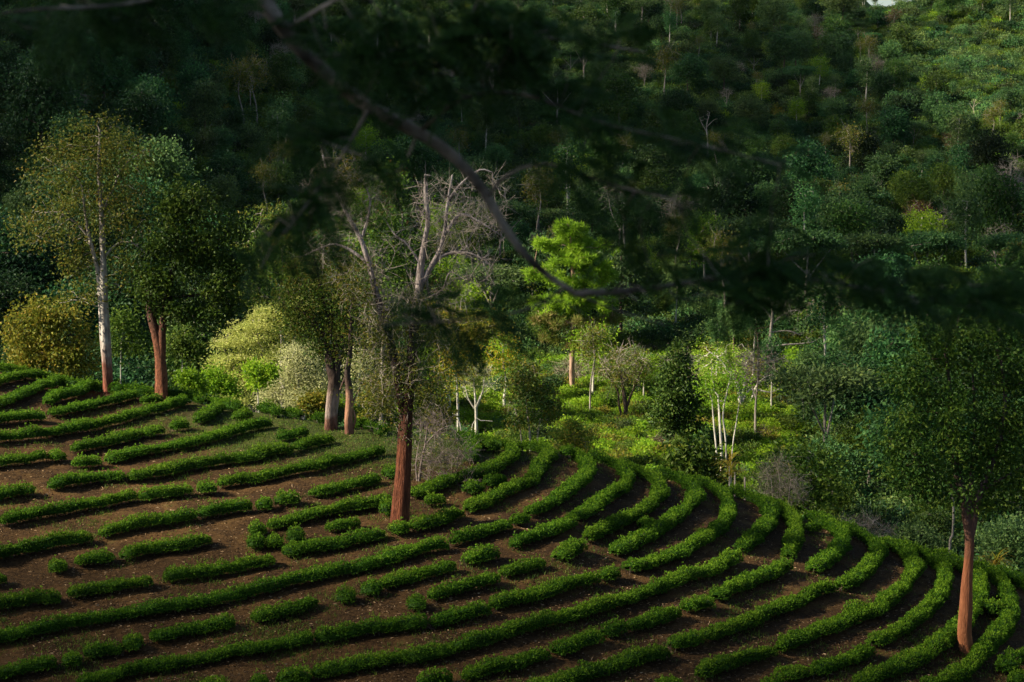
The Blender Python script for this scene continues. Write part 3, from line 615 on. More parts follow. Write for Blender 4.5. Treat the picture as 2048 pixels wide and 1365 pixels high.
rgv = np.random.default_rng(77)
# thin leafy growth on the big trunk
for nm, bl, mat, nn, per in (('leafy_sprays', [(770, 640, 45, 50), (830, 640, 40, 60), (760, 700, 50, 60), (800, 760, 55, 50), (850, 720, 50, 60), (690, 350, 45, 55), (730, 590, 40, 40), (860, 790, 40, 50), (770, 820, 35, 45), (880, 660, 40, 50), (700, 560, 50, 50), (740, 780, 40, 40)], OLIVE, 620, 15),
                         ('vine', [(815, 790, 16, 60), (820, 720, 14, 60), (795, 760, 14, 50), (808, 860, 22, 40)], MID, 90, 16)):
    C = blob_pts(bl, nn, Ym, rgv, .8) - np.array(big.location); mb = MB(); foliage(mb, C, per, .17, .10, .05, rgv, .2); tw = C; twigs(mb, C, 2, .4, .006, rgv, 1); mb.build(nm, [mat, TWIG], big)
tree('bare_bush', 'bare twiggy bush leaning against the big red-brown trunk', 'bush', 1, YF(838, 960) - .2,
     [([(838, 972), (842, 930), (850, 890), (855, 850)], 6, 2.5, None), ([(835, 970), (832, 930), (838, 885)], 4, 2, None), ([(840, 950), (870, 968), (900, 960), (930, 962), (960, 985)], 4, 1.5, 0), ([(850, 890), (880, 860), (905, 850)], 4, 1.5, 0), ([(845, 920), (880, 925), (915, 930)], 3, 1.5, 0)],
     [(860, 850, 50, 45), (880, 900, 55, 50), (900, 960, 55, 28), (850, 930, 35, 50), (920, 900, 45, 30)],
     OLIVE, BUSHWOOD, 300, .16, seed=13, twig=4, twiglen=.38, twigr=.006, twigmat=BUSHWOOD, nleaf=2, lw=(.07, .04), tip=.007, wob=.5, sig=.2)
Yr = YF(1932, 1304)
REDR = bark_mat('smooth red bark', (0.65, 0.6, 0.58), (1, 1, 1), 9, [(0, (.34, .13, .055)), (.50, (.32, .12, .055)), (.62, (.17, .085, .055)), (.85, (.18, .12, .09)), (1, (.12, .09, .07))], zat(1304, Yr), zat(930, Yr))
tree('right_side_tree', 'large leafy tree with a smooth straight red trunk near the right edge', 'tree', 1, Yr,
     [([(1934, 1306), (1928, 1270), (1931, 1220), (1934, 1160), (1938, 1110), (1939, 1070), (1934, 1040), (1928, 1000), (1915, 950), (1905, 880), (1900, 780), (1890, 700)], 28, 6, None),
      ([(1939, 1085), (1948, 1040), (1955, 1000), (1975, 950), (2000, 880), (2010, 780), (1990, 680)], 17, 5, 0), ([(1938, 1100), (1940, 1050), (1938, 1000), (1945, 940), (1950, 850), (1945, 740)], 14, 4, 0), ([(1960, 985), (2000, 960), (2050, 930)], 8, 3, 1), ([(1928, 1000), (1890, 960), (1850, 930)], 7, 3, 0)],
     [(1890, 680, 75, 65), (1830, 740, 60, 60), (1900, 800, 85, 70), (1820, 850, 50, 70), (1880, 900, 90, 60), (1820, 950, 50, 55), (1900, 970, 70, 50), (1980, 700, 80, 80), (2020, 820, 70, 90), (1970, 900, 70, 60), (2040, 640, 60, 60), (2060, 940, 60, 60), (1960, 600, 60, 45), (1790, 900, 35, 40), (1990, 980, 45, 35), (2090, 760, 60, 80), (1960, 1010, 35, 25)],
     MID, REDR, 430, .28, lw=(.14, .085), seed=17, sig=.24, nleaf=50, shell=.4, droop=.3, leaf2=(DARK, .4, 'any'))
# ------------------------------------------------------------------ trees in the valley behind the crest
def stem1(u, v0, v1, w0, w1, du=0): return ([(u, v0), (u + du * .3, v0 * .6 + v1 * .4), (u + du, v1)], w0, w1, None)
V = []
def vt(*a, **k): tree(*a, **k)
PG = 'trees in the sunlit valley behind the crest'
vt('pine_tree', 'tall bright green pine with a bare pinkish trunk in the valley behind the crest', 'pine tree', 1, 232,
   [([(1144, 806), (1144, 720), (1146, 640), (1146, 560), (1143, 490), (1140, 455)], 11, 5, None), ([(1146, 650), (1100, 630), (1065, 640)], 5, 2, 0), ([(1146, 600), (1190, 570), (1215, 565)], 5, 2, 0), ([(1146, 590), (1100, 550), (1060, 545)], 5, 2, 0), ([(1146, 660), (1200, 650), (1240, 640)], 4, 2, 0)],
   [(1140, 458, 34, 22), (1100, 490, 34, 22), (1160, 482, 42, 28), (1200, 492, 22, 20), (1125, 520, 55, 26), (1180, 525, 38, 24), (1070, 552, 24, 14), (1105, 560, 46, 24), (1165, 568, 44, 24), (1208, 550, 26, 16), (1085, 600, 34, 18), (1140, 605, 52, 24), (1200, 605, 42, 20), (1100, 640, 40, 20), (1165, 645, 54, 22), (1222, 640, 30, 14), (1110, 680, 30, 16), (1160, 688, 36, 16)],
   PINE, PINEBARK, 330, .55, lw=(.62, .09), seed=21, sig=.42, nleaf=95, needle=True, shell=.7, leaf2=(PINEOLD, .22, 'low'), up=.0, depth=1.0, tip=.04)
vt('dark_cone_tree', 'dark glossy cone-shaped tree on the sunlit valley slope', 'tree', 1, 205, [stem1(1352, 930, 720, 12, 4)],
   [(1350, 730, 26, 28), (1345, 770, 42, 35), (1362, 800, 45, 35), (1340, 830, 42, 32), (1368, 850, 35, 30), (1355, 700, 14, 14)], DARK, DARKBARK, 200, .7, lw=(.36, .24), seed=22, sig=.42, nleaf=42, shell=.35, tip=.03)
vt('round_thin_tree', 'thin round-crowned brownish tree with a dark forked trunk on the sunlit slope', 'tree', 1, 218,
   [([(1253, 888), (1250, 850), (1252, 820), (1250, 800), (1245, 770), (1240, 740)], 12, 4, None), ([(1252, 820), (1262, 790), (1275, 760), (1285, 735)], 6, 2, 0), ([(1248, 850), (1238, 810), (1235, 780), (1215, 750)], 6, 2, 0)],
   [(1248, 720, 52, 32), (1215, 745, 28, 25), (1285, 740, 28, 28), (1250, 755, 45, 25)], OLIVE, DARKBARK, 220, .5, lw=(.22, .12), seed=23, sig=.45, nleaf=14, twig=3, twiglen=1.1, twigr=.022, twigmat=TWIG, tip=.022)
vt('big_leaf_tree', 'tree with large drooping oval leaves rising just behind the crest', 'tree', 1, 128,
   [([(1400, 1180), (1400, 1050), (1395, 960), (1385, 900)], 12, 5, None), ([(1400, 1040), (1430, 990), (1440, 960)], 8, 3, 0)],
   [(1385, 895, 38, 28), (1365, 930, 38, 38), (1415, 925, 35, 38), (1440, 965, 30, 28), (1390, 975, 50, 28), (1445, 1000, 22, 18), (1400, 1010, 40, 25)],
   MID, GREYBARK, 200, .45, lw=(.42, .26), seed=24, sig=.42, nleaf=13, droop=.55, tip=.02)
vt('white_stem_cluster', 'cluster of four slender white stems under a thin pale green crown', 'tree', 1, 165,
   [([(1440, 1010), (1434, 920), (1428, 850), (1424, 800)], 5, 3, None), ([(1442, 1012), (1443, 920), (1440, 850), (1436, 790)], 8, 4, None), ([(1450, 1012), (1452, 900), (1446, 830), (1455, 780)], 5, 3, None), ([(1457, 1005), (1464, 910), (1472, 850), (1478, 810)], 4, 2, None)],
   [(1440, 740, 45, 30), (1415, 775, 30, 28), (1475, 770, 30, 30), (1440, 800, 35, 22)], BRIGHT, PALEBARK, 150, .5, lw=(.22, .12), seed=25, sig=.45, nleaf=11, tip=.02)
vt('bare_grey_tree', 'tall bare grey tree with level spreading limbs right of the pine', 'tree', 1, 238,
   [([(1533, 802), (1536, 740), (1540, 680), (1545, 630), (1545, 600)], 11, 4, None), ([(1543, 650), (1565, 630), (1590, 620)], 4, 1.5, 0), ([(1540, 695), (1570, 690), (1600, 688), (1625, 685)], 5, 2, 0), ([(1545, 640), (1525, 615), (1500, 605)], 4, 1.5, 0), ([(1542, 665), (1575, 662), (1595, 668)], 4, 2, 0), ([(1538, 715), (1570, 718), (1580, 728)], 3, 2, 0)],
   [(1545, 600, 35, 12), (1510, 612, 25, 14), (1590, 625, 25, 14), (1595, 670, 28, 8), (1620, 685, 28, 6), (1570, 605, 20, 10)], None, GREYBARK, 130, .5, seed=26, twig=2, twiglen=1.0, twigr=.022, tip=.03, wob=.2)
vt('second_bare_trunk', 'slim dark bare trunk just left of the tall bare grey tree', 'tree', 1, 240,
   [([(1516, 802), (1518, 750), (1517, 700), (1515, 670)], 7, 3, None)], [(1512, 660, 22, 20)], None, DARKBARK, 40, .6, seed=27, twig=2, twiglen=1, twigr=.02, tip=.02)
vt('white_limbed_tree', 'spreading tree with white crooked limbs and pale green leaves', 'tree', 1, 228,
   [([(1482, 805), (1475, 770), (1460, 745), (1440, 720), (1420, 705)], 8, 3, None), ([(1480, 800), (1490, 760), (1492, 730), (1510, 700)], 6, 3, None), ([(1500, 800), (1515, 770), (1545, 750), (1570, 760)], 6, 3, None), ([(1480, 795), (1500, 780), (1540, 785), (1565, 775)], 5, 2, None)],
   [(1420, 700, 38, 15), (1400, 735, 28, 25), (1470, 705, 45, 18), (1440, 740, 40, 30), (1490, 740, 30, 25), (1545, 760, 32, 22), (1580, 745, 28, 12)], BRIGHT, PALEBARK, 200, .55, lw=(.24, .13), seed=28, sig=.5, nleaf=10, tip=.035, wob=.45, leaf2=(SILVER, .4, 'any'))
vt('flat_top_tree', 'yellow-green flat-topped spreading tree on the right of the valley', 'tree', 1, 262,
   [([(1688, 780), (1690, 740), (1695, 700), (1690, 665)], 7, 4, None), ([(1692, 730), (1715, 700), (1735, 690)], 4, 2, 0)],
   [(1670, 625, 40, 9), (1720, 632, 30, 9), (1650, 650, 30, 8), (1690, 655, 50, 9), (1640, 680, 28, 8), (1700, 685, 40, 9), (1735, 665, 25, 8)], GOLD, DARKBARK, 260, .7, lw=(.35, .16), seed=29, sig=.5, nleaf=20, tip=.03, flat=.35, up=0, leaf2=(BRIGHT, .3, 'any'))
vt('flat_top_tree', 'dark blue-green spreading tree behind the yellow-green flat-topped one', 'tree', 1, 275,
   [([(1755, 790), (1752, 740), (1755, 700), (1750, 660)], 7, 4, None)],
   [(1750, 630, 45, 12), (1790, 650, 35, 12), (1730, 665, 30, 10), (1780, 690, 50, 14), (1750, 710, 40, 12)], BLUEGRN, DARKBARK, 240, .7, lw=(.4, .18), seed=30, sig=.55, nleaf=24, tip=.03, flat=.4, up=0)
vt('thicket_tree', 'leafy grey-green tree with several thin stems right behind the crest', 'tree', 1, 172,
   [([(1062, 930), (1060, 880), (1055, 830), (1050, 780)], 6, 3, None), ([(1072, 930), (1075, 880), (1085, 820)], 5, 2, None), ([(1052, 930), (1042, 870), (1030, 820)], 5, 2, None)],
   [(1055, 745, 35, 25), (1035, 785, 32, 38), (1080, 790, 35, 40), (1100, 820, 28, 30), (1040, 840, 25, 25)], DARK, GREYBARK, 260, .5, lw=(.26, .15), seed=31, sig=.4, nleaf=20, tip=.02, twig=2, twiglen=.7, twigr=.014, leaf2=(OLIVE, .5, 'any'))
vt('feathery_tree', 'small yellow-green feathery tree poking over the crest', 'tree', 1, 112,
   [([(1150, 1010), (1150, 930), (1148, 860)], 7, 2, None)], [(1145, 850, 22, 14), (1125, 870, 30, 12), (1165, 872, 30, 12), (1145, 890, 48, 12), (1120, 905, 30, 9), (1175, 905, 30, 9)],
   GOLD, GREYBARK, 220, .3, lw=(.17, .05), seed=32, sig=.22, nleaf=30, flat=.35, tip=.015, up=-.02, leaf2=(MID, .5, 'any'))
vt('glowing_white_tree', 'small bare tree with a glowing white forked trunk in the bright valley', 'tree', 1, 205,
   [([(953, 865), (952, 820), (950, 790), (948, 760)], 9, 3, None), ([(952, 815), (965, 785), (968, 760)], 6, 2, 0), ([(951, 820), (938, 800), (930, 775)], 4, 2, 0)],
   [(950, 745, 38, 25), (930, 770, 25, 20), (975, 770, 25, 22)], SILVER, PALEBARK, 150, .5, lw=(.2, .1), seed=33, sig=.4, nleaf=6, twig=4, twiglen=.9, twigr=.018, twigmat=PALEBARK, tip=.02)
vt('pink_bare_tree', 'low bare pinkish twiggy tree standing behind the pine trunk', 'tree', 1, 238,
   [([(1153, 806), (1155, 770), (1158, 745)], 7, 3, None)], [(1160, 730, 35, 22), (1125, 745, 25, 20), (1185, 750, 20, 20)], PINKLEAF, PALEBARK, 170, .5, lw=(.2, .1), seed=34, sig=.4, nleaf=7, twig=4, twiglen=1, twigr=.02, twigmat=BEIGETWIG, tip=.02)
vt('white_trunk_tree', 'thin leafy tree with a white trunk behind the dead white branch', 'tree', 1, 225, [([(1010, 860), (1008, 800), (1012, 760), (1004, 720)], 6, 3, None)],
   [(1000, 690, 35, 25), (1020, 720, 25, 25), (985, 730, 25, 25)], BRIGHT, PALEBARK, 130, .5, lw=(.28, .15), seed=35, sig=.5, nleaf=14, tip=.02, leaf2=(YELLOW, .4, 'any'))
vt('yellow_leaf_tree', 'tree with bright yellow-green leaves and a pale trunk right of the big trunk', 'tree', 1, 190, [([(918, 850), (915, 790), (912, 750), (905, 720)], 7, 3, None)],
   [(905, 710, 30, 25), (925, 735, 28, 25), (890, 745, 25, 30), (900, 780, 25, 20)], YELLOW, PALEBARK, 120, .5, lw=(.25, .15), seed=36, sig=.45, nleaf=15, tip=.02, leaf2=(MID, .5, 'any'))
vt('bare_shrub', 'big beige bare shrub behind the crest, below the white stems', 'shrub', 1, 122,
   [([(1562, 1060), (1560, 1000), (1558, 950)], 5, 2, None), ([(1555, 1060), (1545, 990), (1535, 960)], 4, 2, None), ([(1570, 1060), (1578, 990), (1590, 960)], 4, 2, None)],
   [(1560, 930, 30, 22), (1540, 955, 35, 28), (1580, 960, 32, 28), (1555, 985, 50, 22), (1600, 990, 25, 20)], BEIGETWIG and PINKLEAF, BEIGETWIG, 340, .3, lw=(.10, .05), seed=37, sig=.25, nleaf=5, twig=5, twiglen=.55, twigr=.009, twigmat=BEIGETWIG, tip=.011, wob=.35)
vt('bare_shrub', 'low brown bare thicket peeping over the crest, right of the big beige shrub', 'shrub', 1, 112,
   [([(1740, 1130), (1738, 1070), (1735, 1050)], 4, 2, None)], [(1700, 1045, 25, 15), (1735, 1048, 35, 18), (1770, 1062, 28, 14)], PINKLEAF, BEIGETWIG, 240, .25, lw=(.09, .05), seed=38, sig=.2, nleaf=5, twig=5, twiglen=.45, twigr=.008, twigmat=TWIG, tip=.009)
vt('slender_pale_trunk', 'slender pale crooked trunk left of the right-hand red trunk', 'tree', 1, 104,
   [([(1900, 1180), (1899, 1110), (1905, 1070), (1907, 1020), (1903, 970)], 7, 4, None)], [(1900, 950, 35, 25)], DARK, GREYBARK, 60, .3, lw=(.2, .1), seed=39, sig=.3, nleaf=12)
sg = [([(935, 870), (920, 848), (900, 825), (893, 795)], 3.5, 2, None), ([(932, 868), (945, 850), (962, 842), (985, 843)], 3, 1, None)]
vt('dead_branch', 'dead white forked branch lying in the bright valley', 'branch', 1, 180, sg, [(965, 845, 12, 5), (895, 800, 5, 10)], None, PALEBARK, 14, .4, seed=40, tip=.015)
# pale silvery trees on the left
vt('silvery_tree', 'large pale yellow-green feathery tree glowing behind the left crest', 'tree', 1, 135,
   [([(520, 960), (515, 850), (520, 760), (525, 700)], 14, 6, None), ([(516, 840), (480, 780), (465, 730)], 8, 4, 0), ([(518, 800), (560, 740), (585, 690)], 8, 4, 0)],
   [(545, 640, 60, 28), (500, 665, 60, 28), (590, 620, 45, 25), (470, 700, 45, 28), (530, 710, 60, 28), (460, 745, 40, 24), (500, 760, 50, 24), (590, 670, 40, 30), (440, 730, 25, 20), (480, 790, 40, 20)],
   SILVER, GREYBARK, 300, .42, lw=(.24, .08), seed=41, sig=.36, nleaf=48, flat=.3, tip=.02, up=0)
vt('silvery_tree', 'large grey-green woolly tree right of the pale feathery one', 'tree', 1, 128,
   [([(610, 970), (608, 860), (600, 790), (590, 740)], 12, 5, None), ([(606, 840), (575, 790), (560, 760)], 7, 3, 0), ([(605, 820), (640, 780), (650, 740)], 7, 3, 0)],
   [(600, 715, 45, 25), (575, 750, 45, 28), (625, 755, 40, 28), (550, 785, 40, 22), (600, 795, 60, 28), (650, 780, 30, 30), (530, 800, 30, 18), (720, 730, 30, 30), (700, 780, 25, 25)],
   GREYGRN, PALEBARK, 260, .42, lw=(.17, .08), seed=42, sig=.30, nleaf=46, tip=.02)
vt('dark_spreading_tree', 'dark spreading tree with feathery layers behind the silvery trees', 'tree', 1, 165,
   [([(560, 850), (565, 720), (560, 600), (565, 540)], 14, 5, None), ([(562, 640), (520, 580), (500, 540)], 8, 3, 0), ([(563, 620), (610, 570), (640, 540)], 8, 3, 0)],
   [(560, 440, 60, 40), (510, 490, 60, 35), (600, 480, 60, 40), (540, 540, 80, 35), (620, 550, 60, 40), (490, 580, 50, 35), (560, 600, 70, 30), (680, 500, 50, 50)],
   MID, GREYBARK, 420, .55, lw=(.30, .12), seed=43, sig=.5, nleaf=26, flat=.5, tip=.025, leaf2=(OLIVE, .4, 'any'))
vt('broad_green_tree', 'broad mid green tree behind the bare limbs of the big tree', 'tree', 1, 190,
   [([(760, 850), (765, 720), (770, 620), (765, 560)], 12, 5, None), ([(768, 650), (800, 600), (820, 560)], 7, 3, 0)],
   [(760, 440, 60, 45), (800, 500, 60, 50), (740, 520, 60, 50), (790, 580, 60, 45), (850, 560, 50, 50), (730, 600, 50, 40), (840, 640, 50, 35), (700, 440, 40, 40), (780, 370, 45, 40)],
   MID, GREYBARK, 420, .6, lw=(.34, .18), seed=44, sig=.55, nleaf=24, tip=.03, leaf2=(RUST, .08, 'any'))
vt('sunlit_olive_tree', 'sunlit olive-yellow tree under the foreground branch right of the big trunk', 'tree', 1, 215,
   [([(900, 850), (895, 740), (890, 680)], 9, 4, None)], [(890, 640, 45, 30), (930, 660, 45, 30), (870, 680, 35, 30), (980, 650, 40, 30), (930, 690, 35, 22)], GOLD, PALEBARK, 240, .6, lw=(.32, .17), seed=45, sig=.5, nleaf=18, tip=.03)
for k, (u, vb, Y, bl, mt, lab) in enumerate([
    (385, 800, 108, [(376, 760, 9, 15), (390, 772, 12, 8), (402, 780, 9, 8)], BRIGHT, 'small bright green sapling shrub just over the crest, right of the dense dark tree'),
    (435, 810, 112, [(428, 750, 10, 13), (446, 766, 17, 9), (424, 776, 16, 8), (462, 782, 10, 8)], BRIGHT, 'bright lime green shrub at the foot of the pale feathery tree'),
    (520, 810, 124, [(508, 738, 18, 10), (532, 752, 20, 8), (515, 765, 24, 7), (545, 740, 9, 9)], BRIGHT, 'lime green bush glowing between the two silvery trees'),
    (365, 790, 118, [(365, 680, 25, 28), (385, 700, 22, 22), (345, 690, 18, 22)], MID, 'small leafy tree with a pale stem between the dense dark tree and the silvery trees'),
    (240, 800, 112, [(245, 650, 28, 28), (270, 680, 22, 30), (235, 700, 22, 22)], MID, 'shaded leafy tree between the white-stemmed and dense dark trees'),
    (640, 850, 104, [(625, 805, 20, 10), (650, 800, 18, 10)], GOLD, 'orange and yellow shrub behind the two stout trunks'),
    (740, 860, 116, [(750, 800, 30, 26), (770, 780, 26, 26), (740, 830, 20, 14)], GOLD, 'yellow flowering shrub between the stout trunks and the big trunk'),
    (880, 880, 118, [(880, 830, 25, 25), (860, 800, 22, 30)], GOLD, 'olive shrub just right of the big trunk')]):
    tree('shrub' if Y < 115 or 'shrub' in lab or 'bush' in lab else 'small_tree', lab, 'shrub' if ('shrub' in lab or 'bush' in lab) else 'tree', 1, Y, [stem1(u, vb + 30, bl[0][1] + 10, 5, 2, bl[0][0] - u)], bl, mt, PALEBARK, 90, .3, lw=(.2, .12), seed=60 + k, sig=.26, nleaf=22, tip=.012)
# ------------------------------------------------------------------ spiky plants
def spiky(u, v, Y, h, lab, seed):
    rg = np.random.default_rng(seed); p = PX(u, v, Y); gz = float(terrain(p[0], p[1])); t = empty('spiky_plant', (p[0], p[1], gz)); tag(t, lab, 'plant', 'dracaena plants')
    top = p[2] - gz; mb = MB(); tube(mb, [(0, 0, -.1), (.05, 0, top * .5), (0, 0, top)], [.06, .05, .04], 5); mb.build('stem', PALEBARK, t)
    n = 46; C = np.tile([0, 0, top], (n, 1)) + rg.normal(size=(n, 3)) * [.03, .03, h * .25]; D = rg.normal(size=(n, 3)); D[:, 2] = abs(D[:, 2]) * .6 + .1; D = unit(D)
    mb = MB()
    for j in range(3):                          # arching blades in three lengths
        A = C; Lh = h * .38 * (.8 + .4 * rg.random((n, 1))); B = A + D * Lh; s = unit(np.cross(D, [0, 0, 1.])) * (.035 * (3 - j) / 3); s2 = unit(np.cross(D, [0, 0, 1.])) * (.035 * (2 - j) / 3)
        mb.add(np.stack([A - s, A + s, B + s2, B - s2], 1).reshape(-1, 3), np.arange(4 * n).reshape(n, 4), rg.random(n)); C = B; D = unit(D + np.array([0, 0, -.45]))
    mb.build('leaf_rosette', YELLOW, t)
spiky(1992, 1127, 80, .9, 'yellow-green spiky rosette plant poking over the crest near the right edge', 1)
spiky(1459, 930, 122, 1.3, 'yellow-green spiky plant on a thin stem beside the big-leaf tree', 2)
spiky(1462, 948, 119, .9, 'smaller spiky plant just below the one beside the big-leaf tree', 3)
for k, (u, v) in enumerate([(1490, 955), (1470, 945)]):
    Y = 124 + k; p = PX(u, v, Y); gz = float(terrain(p[0], p[1])); mb = MB(); tube(mb, [(0, 0, -.2), (.02, 0, (p[2] - gz) * .5), (0, 0.01, p[2] - gz)], [.07, .065, .06], 6, rough=.2)
    o = mb.build('wooden_post', GREYBARK); o.location = (p[0], p[1], gz); tag(o, ['weathered wooden post near the beige bare shrub', 'weathered wooden post beside the spiky plants'][k], 'post')
# ------------------------------------------------------------------ forest: prototypes, then individual copies
def proto(seed, h, stems, blobs, leaf, bark, natt=110, nleaf=22, lw=(.5, .3), sig=.7, tip=.03, step=.7, twig=0, flat=.7, droop=.1, shell=.4, twigmat=None, wob=.25, tl=1.3):
    """meshes of one kind of tree in metres; stems: [(points, r0, r1, parent)], blobs: (x, y, z, rx, rz)"""
    rg = np.random.default_rng(seed); tr = [[np.array(p, float), a, b, c] for p, a, b, c in stems]
    w_ = np.array([b[3] ** 2 * b[4] for b in blobs]); w_ /= w_.sum(); A = []
    for b, c in zip(blobs, rg.multinomial(natt, w_)):
        q = unit(rg.normal(size=(c, 3))) * rg.random((c, 1)) ** shell; A.append(np.array(b[:3]) + q * [b[3], b[3], b[4]])
    A = np.vstack(A); N, par, fix = grow(tr, A, step, 1.6, 60, rg, .05, wob); tb = MB(); skeleton_mesh(tb, N, par, fix, tip, kmax=6)
    thin = np.where(fix == 0)[0]; tips = np.setdiff1d(np.arange(len(N)), par)
    if twig: twigs(tb, N[thin], twig, tl, .03, rg)
    lb = MB(); C = np.vstack([N[tips], A]); 
    if nleaf: foliage(lb, C, nleaf, sig, lw[0], lw[1], rg, droop, flat=flat)
    return tb.mesh('trunk', bark, True), (lb.mesh('crown', leaf) if nleaf else None), h
P0 = dict()
fs = lambda h, r, lean=.3: [([(0, 0, -1.2), (.1, 0, h * .3), (lean, .1, h * .6), (lean * .5, 0, h * .85)], r, r * .4, None)]
PROT = {
 'broad': [proto(1, 11, fs(11, .22), [(0, 0, 8, 3.2, 2.4), (1.8, .5, 6.4, 2.4, 1.8), (-2, -.3, 6, 2.4, 2)], FORGRN, DARKBARK, 130, 26, (.42, .26), .62),
           proto(2, 12, fs(12, .24, -.4), [(-.5, 0, 9, 2.8, 2.4), (1.5, .8, 7, 2.2, 2.2), (-1.8, 0, 6, 2.4, 1.9), (0, -1, 4.6, 2.6, 1.5)], DARK, GREYBARK, 150, 28, (.42, .26), .6)],
 'blue': [proto(3, 11, fs(11, .22), [(0, 0, 7.5, 3.0, 3.4), (0, 1, 4.5, 3, 2)], BLUEGRN, DARKBARK, 150, 30, (.42, .26), .6, droop=.25),
          proto(4, 9, fs(9, .2, .6), [(0, 0, 6.5, 2.6, 2), (2, 0, 5, 2, 1.5), (-1.5, .5, 4.6, 2, 1.6)], BLUEGRN, DARKBARK, 120, 26, (.4, .25), .55)],
 'slim': [proto(5, 13, fs(13, .17), [(0, 0, 10.5, 1.8, 2.2), (.6, 0, 8, 1.5, 1.6)], FORGRN, PALEBARK, 70, 20, (.36, .22), .55, tip=.025),
          proto(6, 12, fs(12, .15, .8), [(.5, 0, 10, 2.2, 1.6), (-.6, 0, 8, 1.3, 1.2)], OLIVE, GREYBARK, 70, 12, (.36, .2), .6, twig=2, tip=.025)],
 'bare': [proto(7, 12, fs(12, .18) + [([(.2, 0, 5), (1.6, .4, 8), (2, .5, 10)], .09, .04, 0), ([(.2, 0, 4.2), (-1.4, 0, 7), (-2, 0, 9.5)], .09, .04, 0)], [(0, 0, 9.5, 3.2, 2.8)], None, GREYBARK, 120, 0, tip=.03, twig=3, shell=.6),
          proto(8, 10, fs(10, .16, -.5) + [([(0, 0, 4), (1.8, 0, 6.5), (2.6, 0, 8)], .08, .03, 0)], [(0, 0, 7.5, 3.2, 2.2), (1.5, 0, 6, 2.2, 1.5)], PINKLEAF, GREYBARK, 130, 4, (.3, .16), .5, tip=.028, twig=3, shell=.6)],
 'flat': [proto(9, 10, fs(10, .2) + [([(.2, 0, 4), (2.6, 0, 7), (4, .5, 8.3)], .1, .04, 0), ([(.2, 0, 4.5), (-2.4, .5, 7.2), (-4, 0, 8.2)], .1, .04, 0)], [(0, 0, 9, 4.2, .7), (2.6, .5, 8.2, 2.8, .6), (-3, 0, 8, 2.8, .6)], FORGRN, GREYBARK, 150, 20, (.5, .2), .6, flat=.35, droop=0)],
 'round': [proto(10, 8, fs(8, .16), [(0, 0, 5.6, 2.5, 2.3)], MID, GREYBARK, 110, 24, (.34, .2), .5), proto(11, 9, fs(9, .16), [(0, 0, 6.4, 2.2, 2.4), (1, 0, 4.6, 1.8, 1.4)], BRIGHT, PALEBARK, 90, 18, (.34, .2), .55)],
 'rusty': [proto(12, 8, fs(8, .14), [(0, 0, 5.6, 2.1, 2.2)], RUST, GREYBARK, 80, 9, (.3, .18), .5, twig=2)],
 'snag': [proto(13, 10, [([(0, 0, -1), (.1, 0, 4), (-.2, 0, 7), (.5, 0, 9.5)], .2, .05, None), ([(-.1, 0, 6), (-1.2, 0, 7.5), (-1.8, 0, 8.6)], .08, .03, 0), ([(-.1, 0, 7), (1.3, .2, 8.2), (2.3, 0, 8.4)], .07, .03, 0)], [(0, 0, 9, 1.8, 1.2)], None, BEIGETWIG, 26, 0, tip=.03)]}
def place_tree(kind, k, x, y, z, s, rz, label, group, name='forest_tree'):
    tm, cm, h = PROT[kind][k]
    t = empty(name, (x, y, z)); t.scale = (s, s, s * (1 + .1 * math.sin(x * 3.1))); t.rotation_euler = (0, 0, rz); tag(t, label, 'tree', group)
    o = bpy.data.objects.new('trunk', tm); COL.objects.link(o); o.parent = t
    if cm: o = bpy.data.objects.new('crown', cm); COL.objects.link(o); o.parent = t
    return t
taken = []
SPECIAL = [(1622, 222, 80, 'slim', 0, 'thin pale-stemmed tree with a small round green crown high on the far slope'), (1738, 432, 88, 'bare', 0, 'bare grey tree with a fanned crown in the middle of the right-hand slope'),
 (2012, 392, 84, 'snag', 0, 'white dead snag with two raised arms near the right edge of the far slope'), (1735, 302, 98, 'slim', 1, 'tall slim olive tree with a straight pale trunk on the right-hand slope'),
 (1920, 562, 92, 'round', 0, 'broad rounded olive-green tree above the crown of the right-hand tree'), (1752, 182, 62, 'bare', 1, 'bare reddish fan-shaped tree high on the far slope'),
 (1660, 226, 58, 'bare', 1, 'bare purplish grey tree beside the thin pale-stemmed one on the far slope'), (1856, 208, 60, 'round', 1, 'sunlit light green bushy tree below the far tea rows'),
 (1906, 212, 48, 'slim', 0, 'pale round-headed tree beside the red earth path on the far slope'), (1826, 304, 62, 'flat', 0, 'bright yellow-green spreading tree below the red earth path'),
 (1606, 482, 125, 'broad', 1, 'large dense dark green tree above the end of the foreground branch'), (1522, 476, 120, 'broad', 0, 'large soft olive-green tree left of the dense dark one on the far slope'),
 (1405, 388, 56, 'snag', 0, 'small white forked snag between the leafy foreground branches'), (1697, 432, 45, 'rusty', 0, 'small rust-brown tree beside the bare fanned grey tree'),
 (1786, 68, 55, 'rusty', 0, 'reddish brown leafed tree near the top of the far slope'), (1452, 232, 62, 'bare', 0, 'pale bare tree with an open crown left of the centre of the far slope'), (1990, 560, 130, 'bare', 0, 'tall thin bare trees standing dark behind the right-hand tree')]
for k, (u, v, hp, kind, i, lab) in enumerate(SPECIAL):
    Y = ground_Y(u, v, 200); p = PX(u, v, Y); g = float(terrain(p[0], p[1])); s = hp * Y / F / PROT[kind][i][2]
    place_tree(kind, i, p[0], p[1], g, s, k * 1.3, lab.replace('bare trees standing', 'bare tree standing'), None); taken.append((p[0], p[1]))
rg = np.random.default_rng(21)
n = 9000; Y = np.sqrt(rg.random(n) * (650 ** 2 - 140 ** 2) + 140 ** 2); uu = rg.random(n) * 2300 - 120; X = (uu - 1024) / F * Y
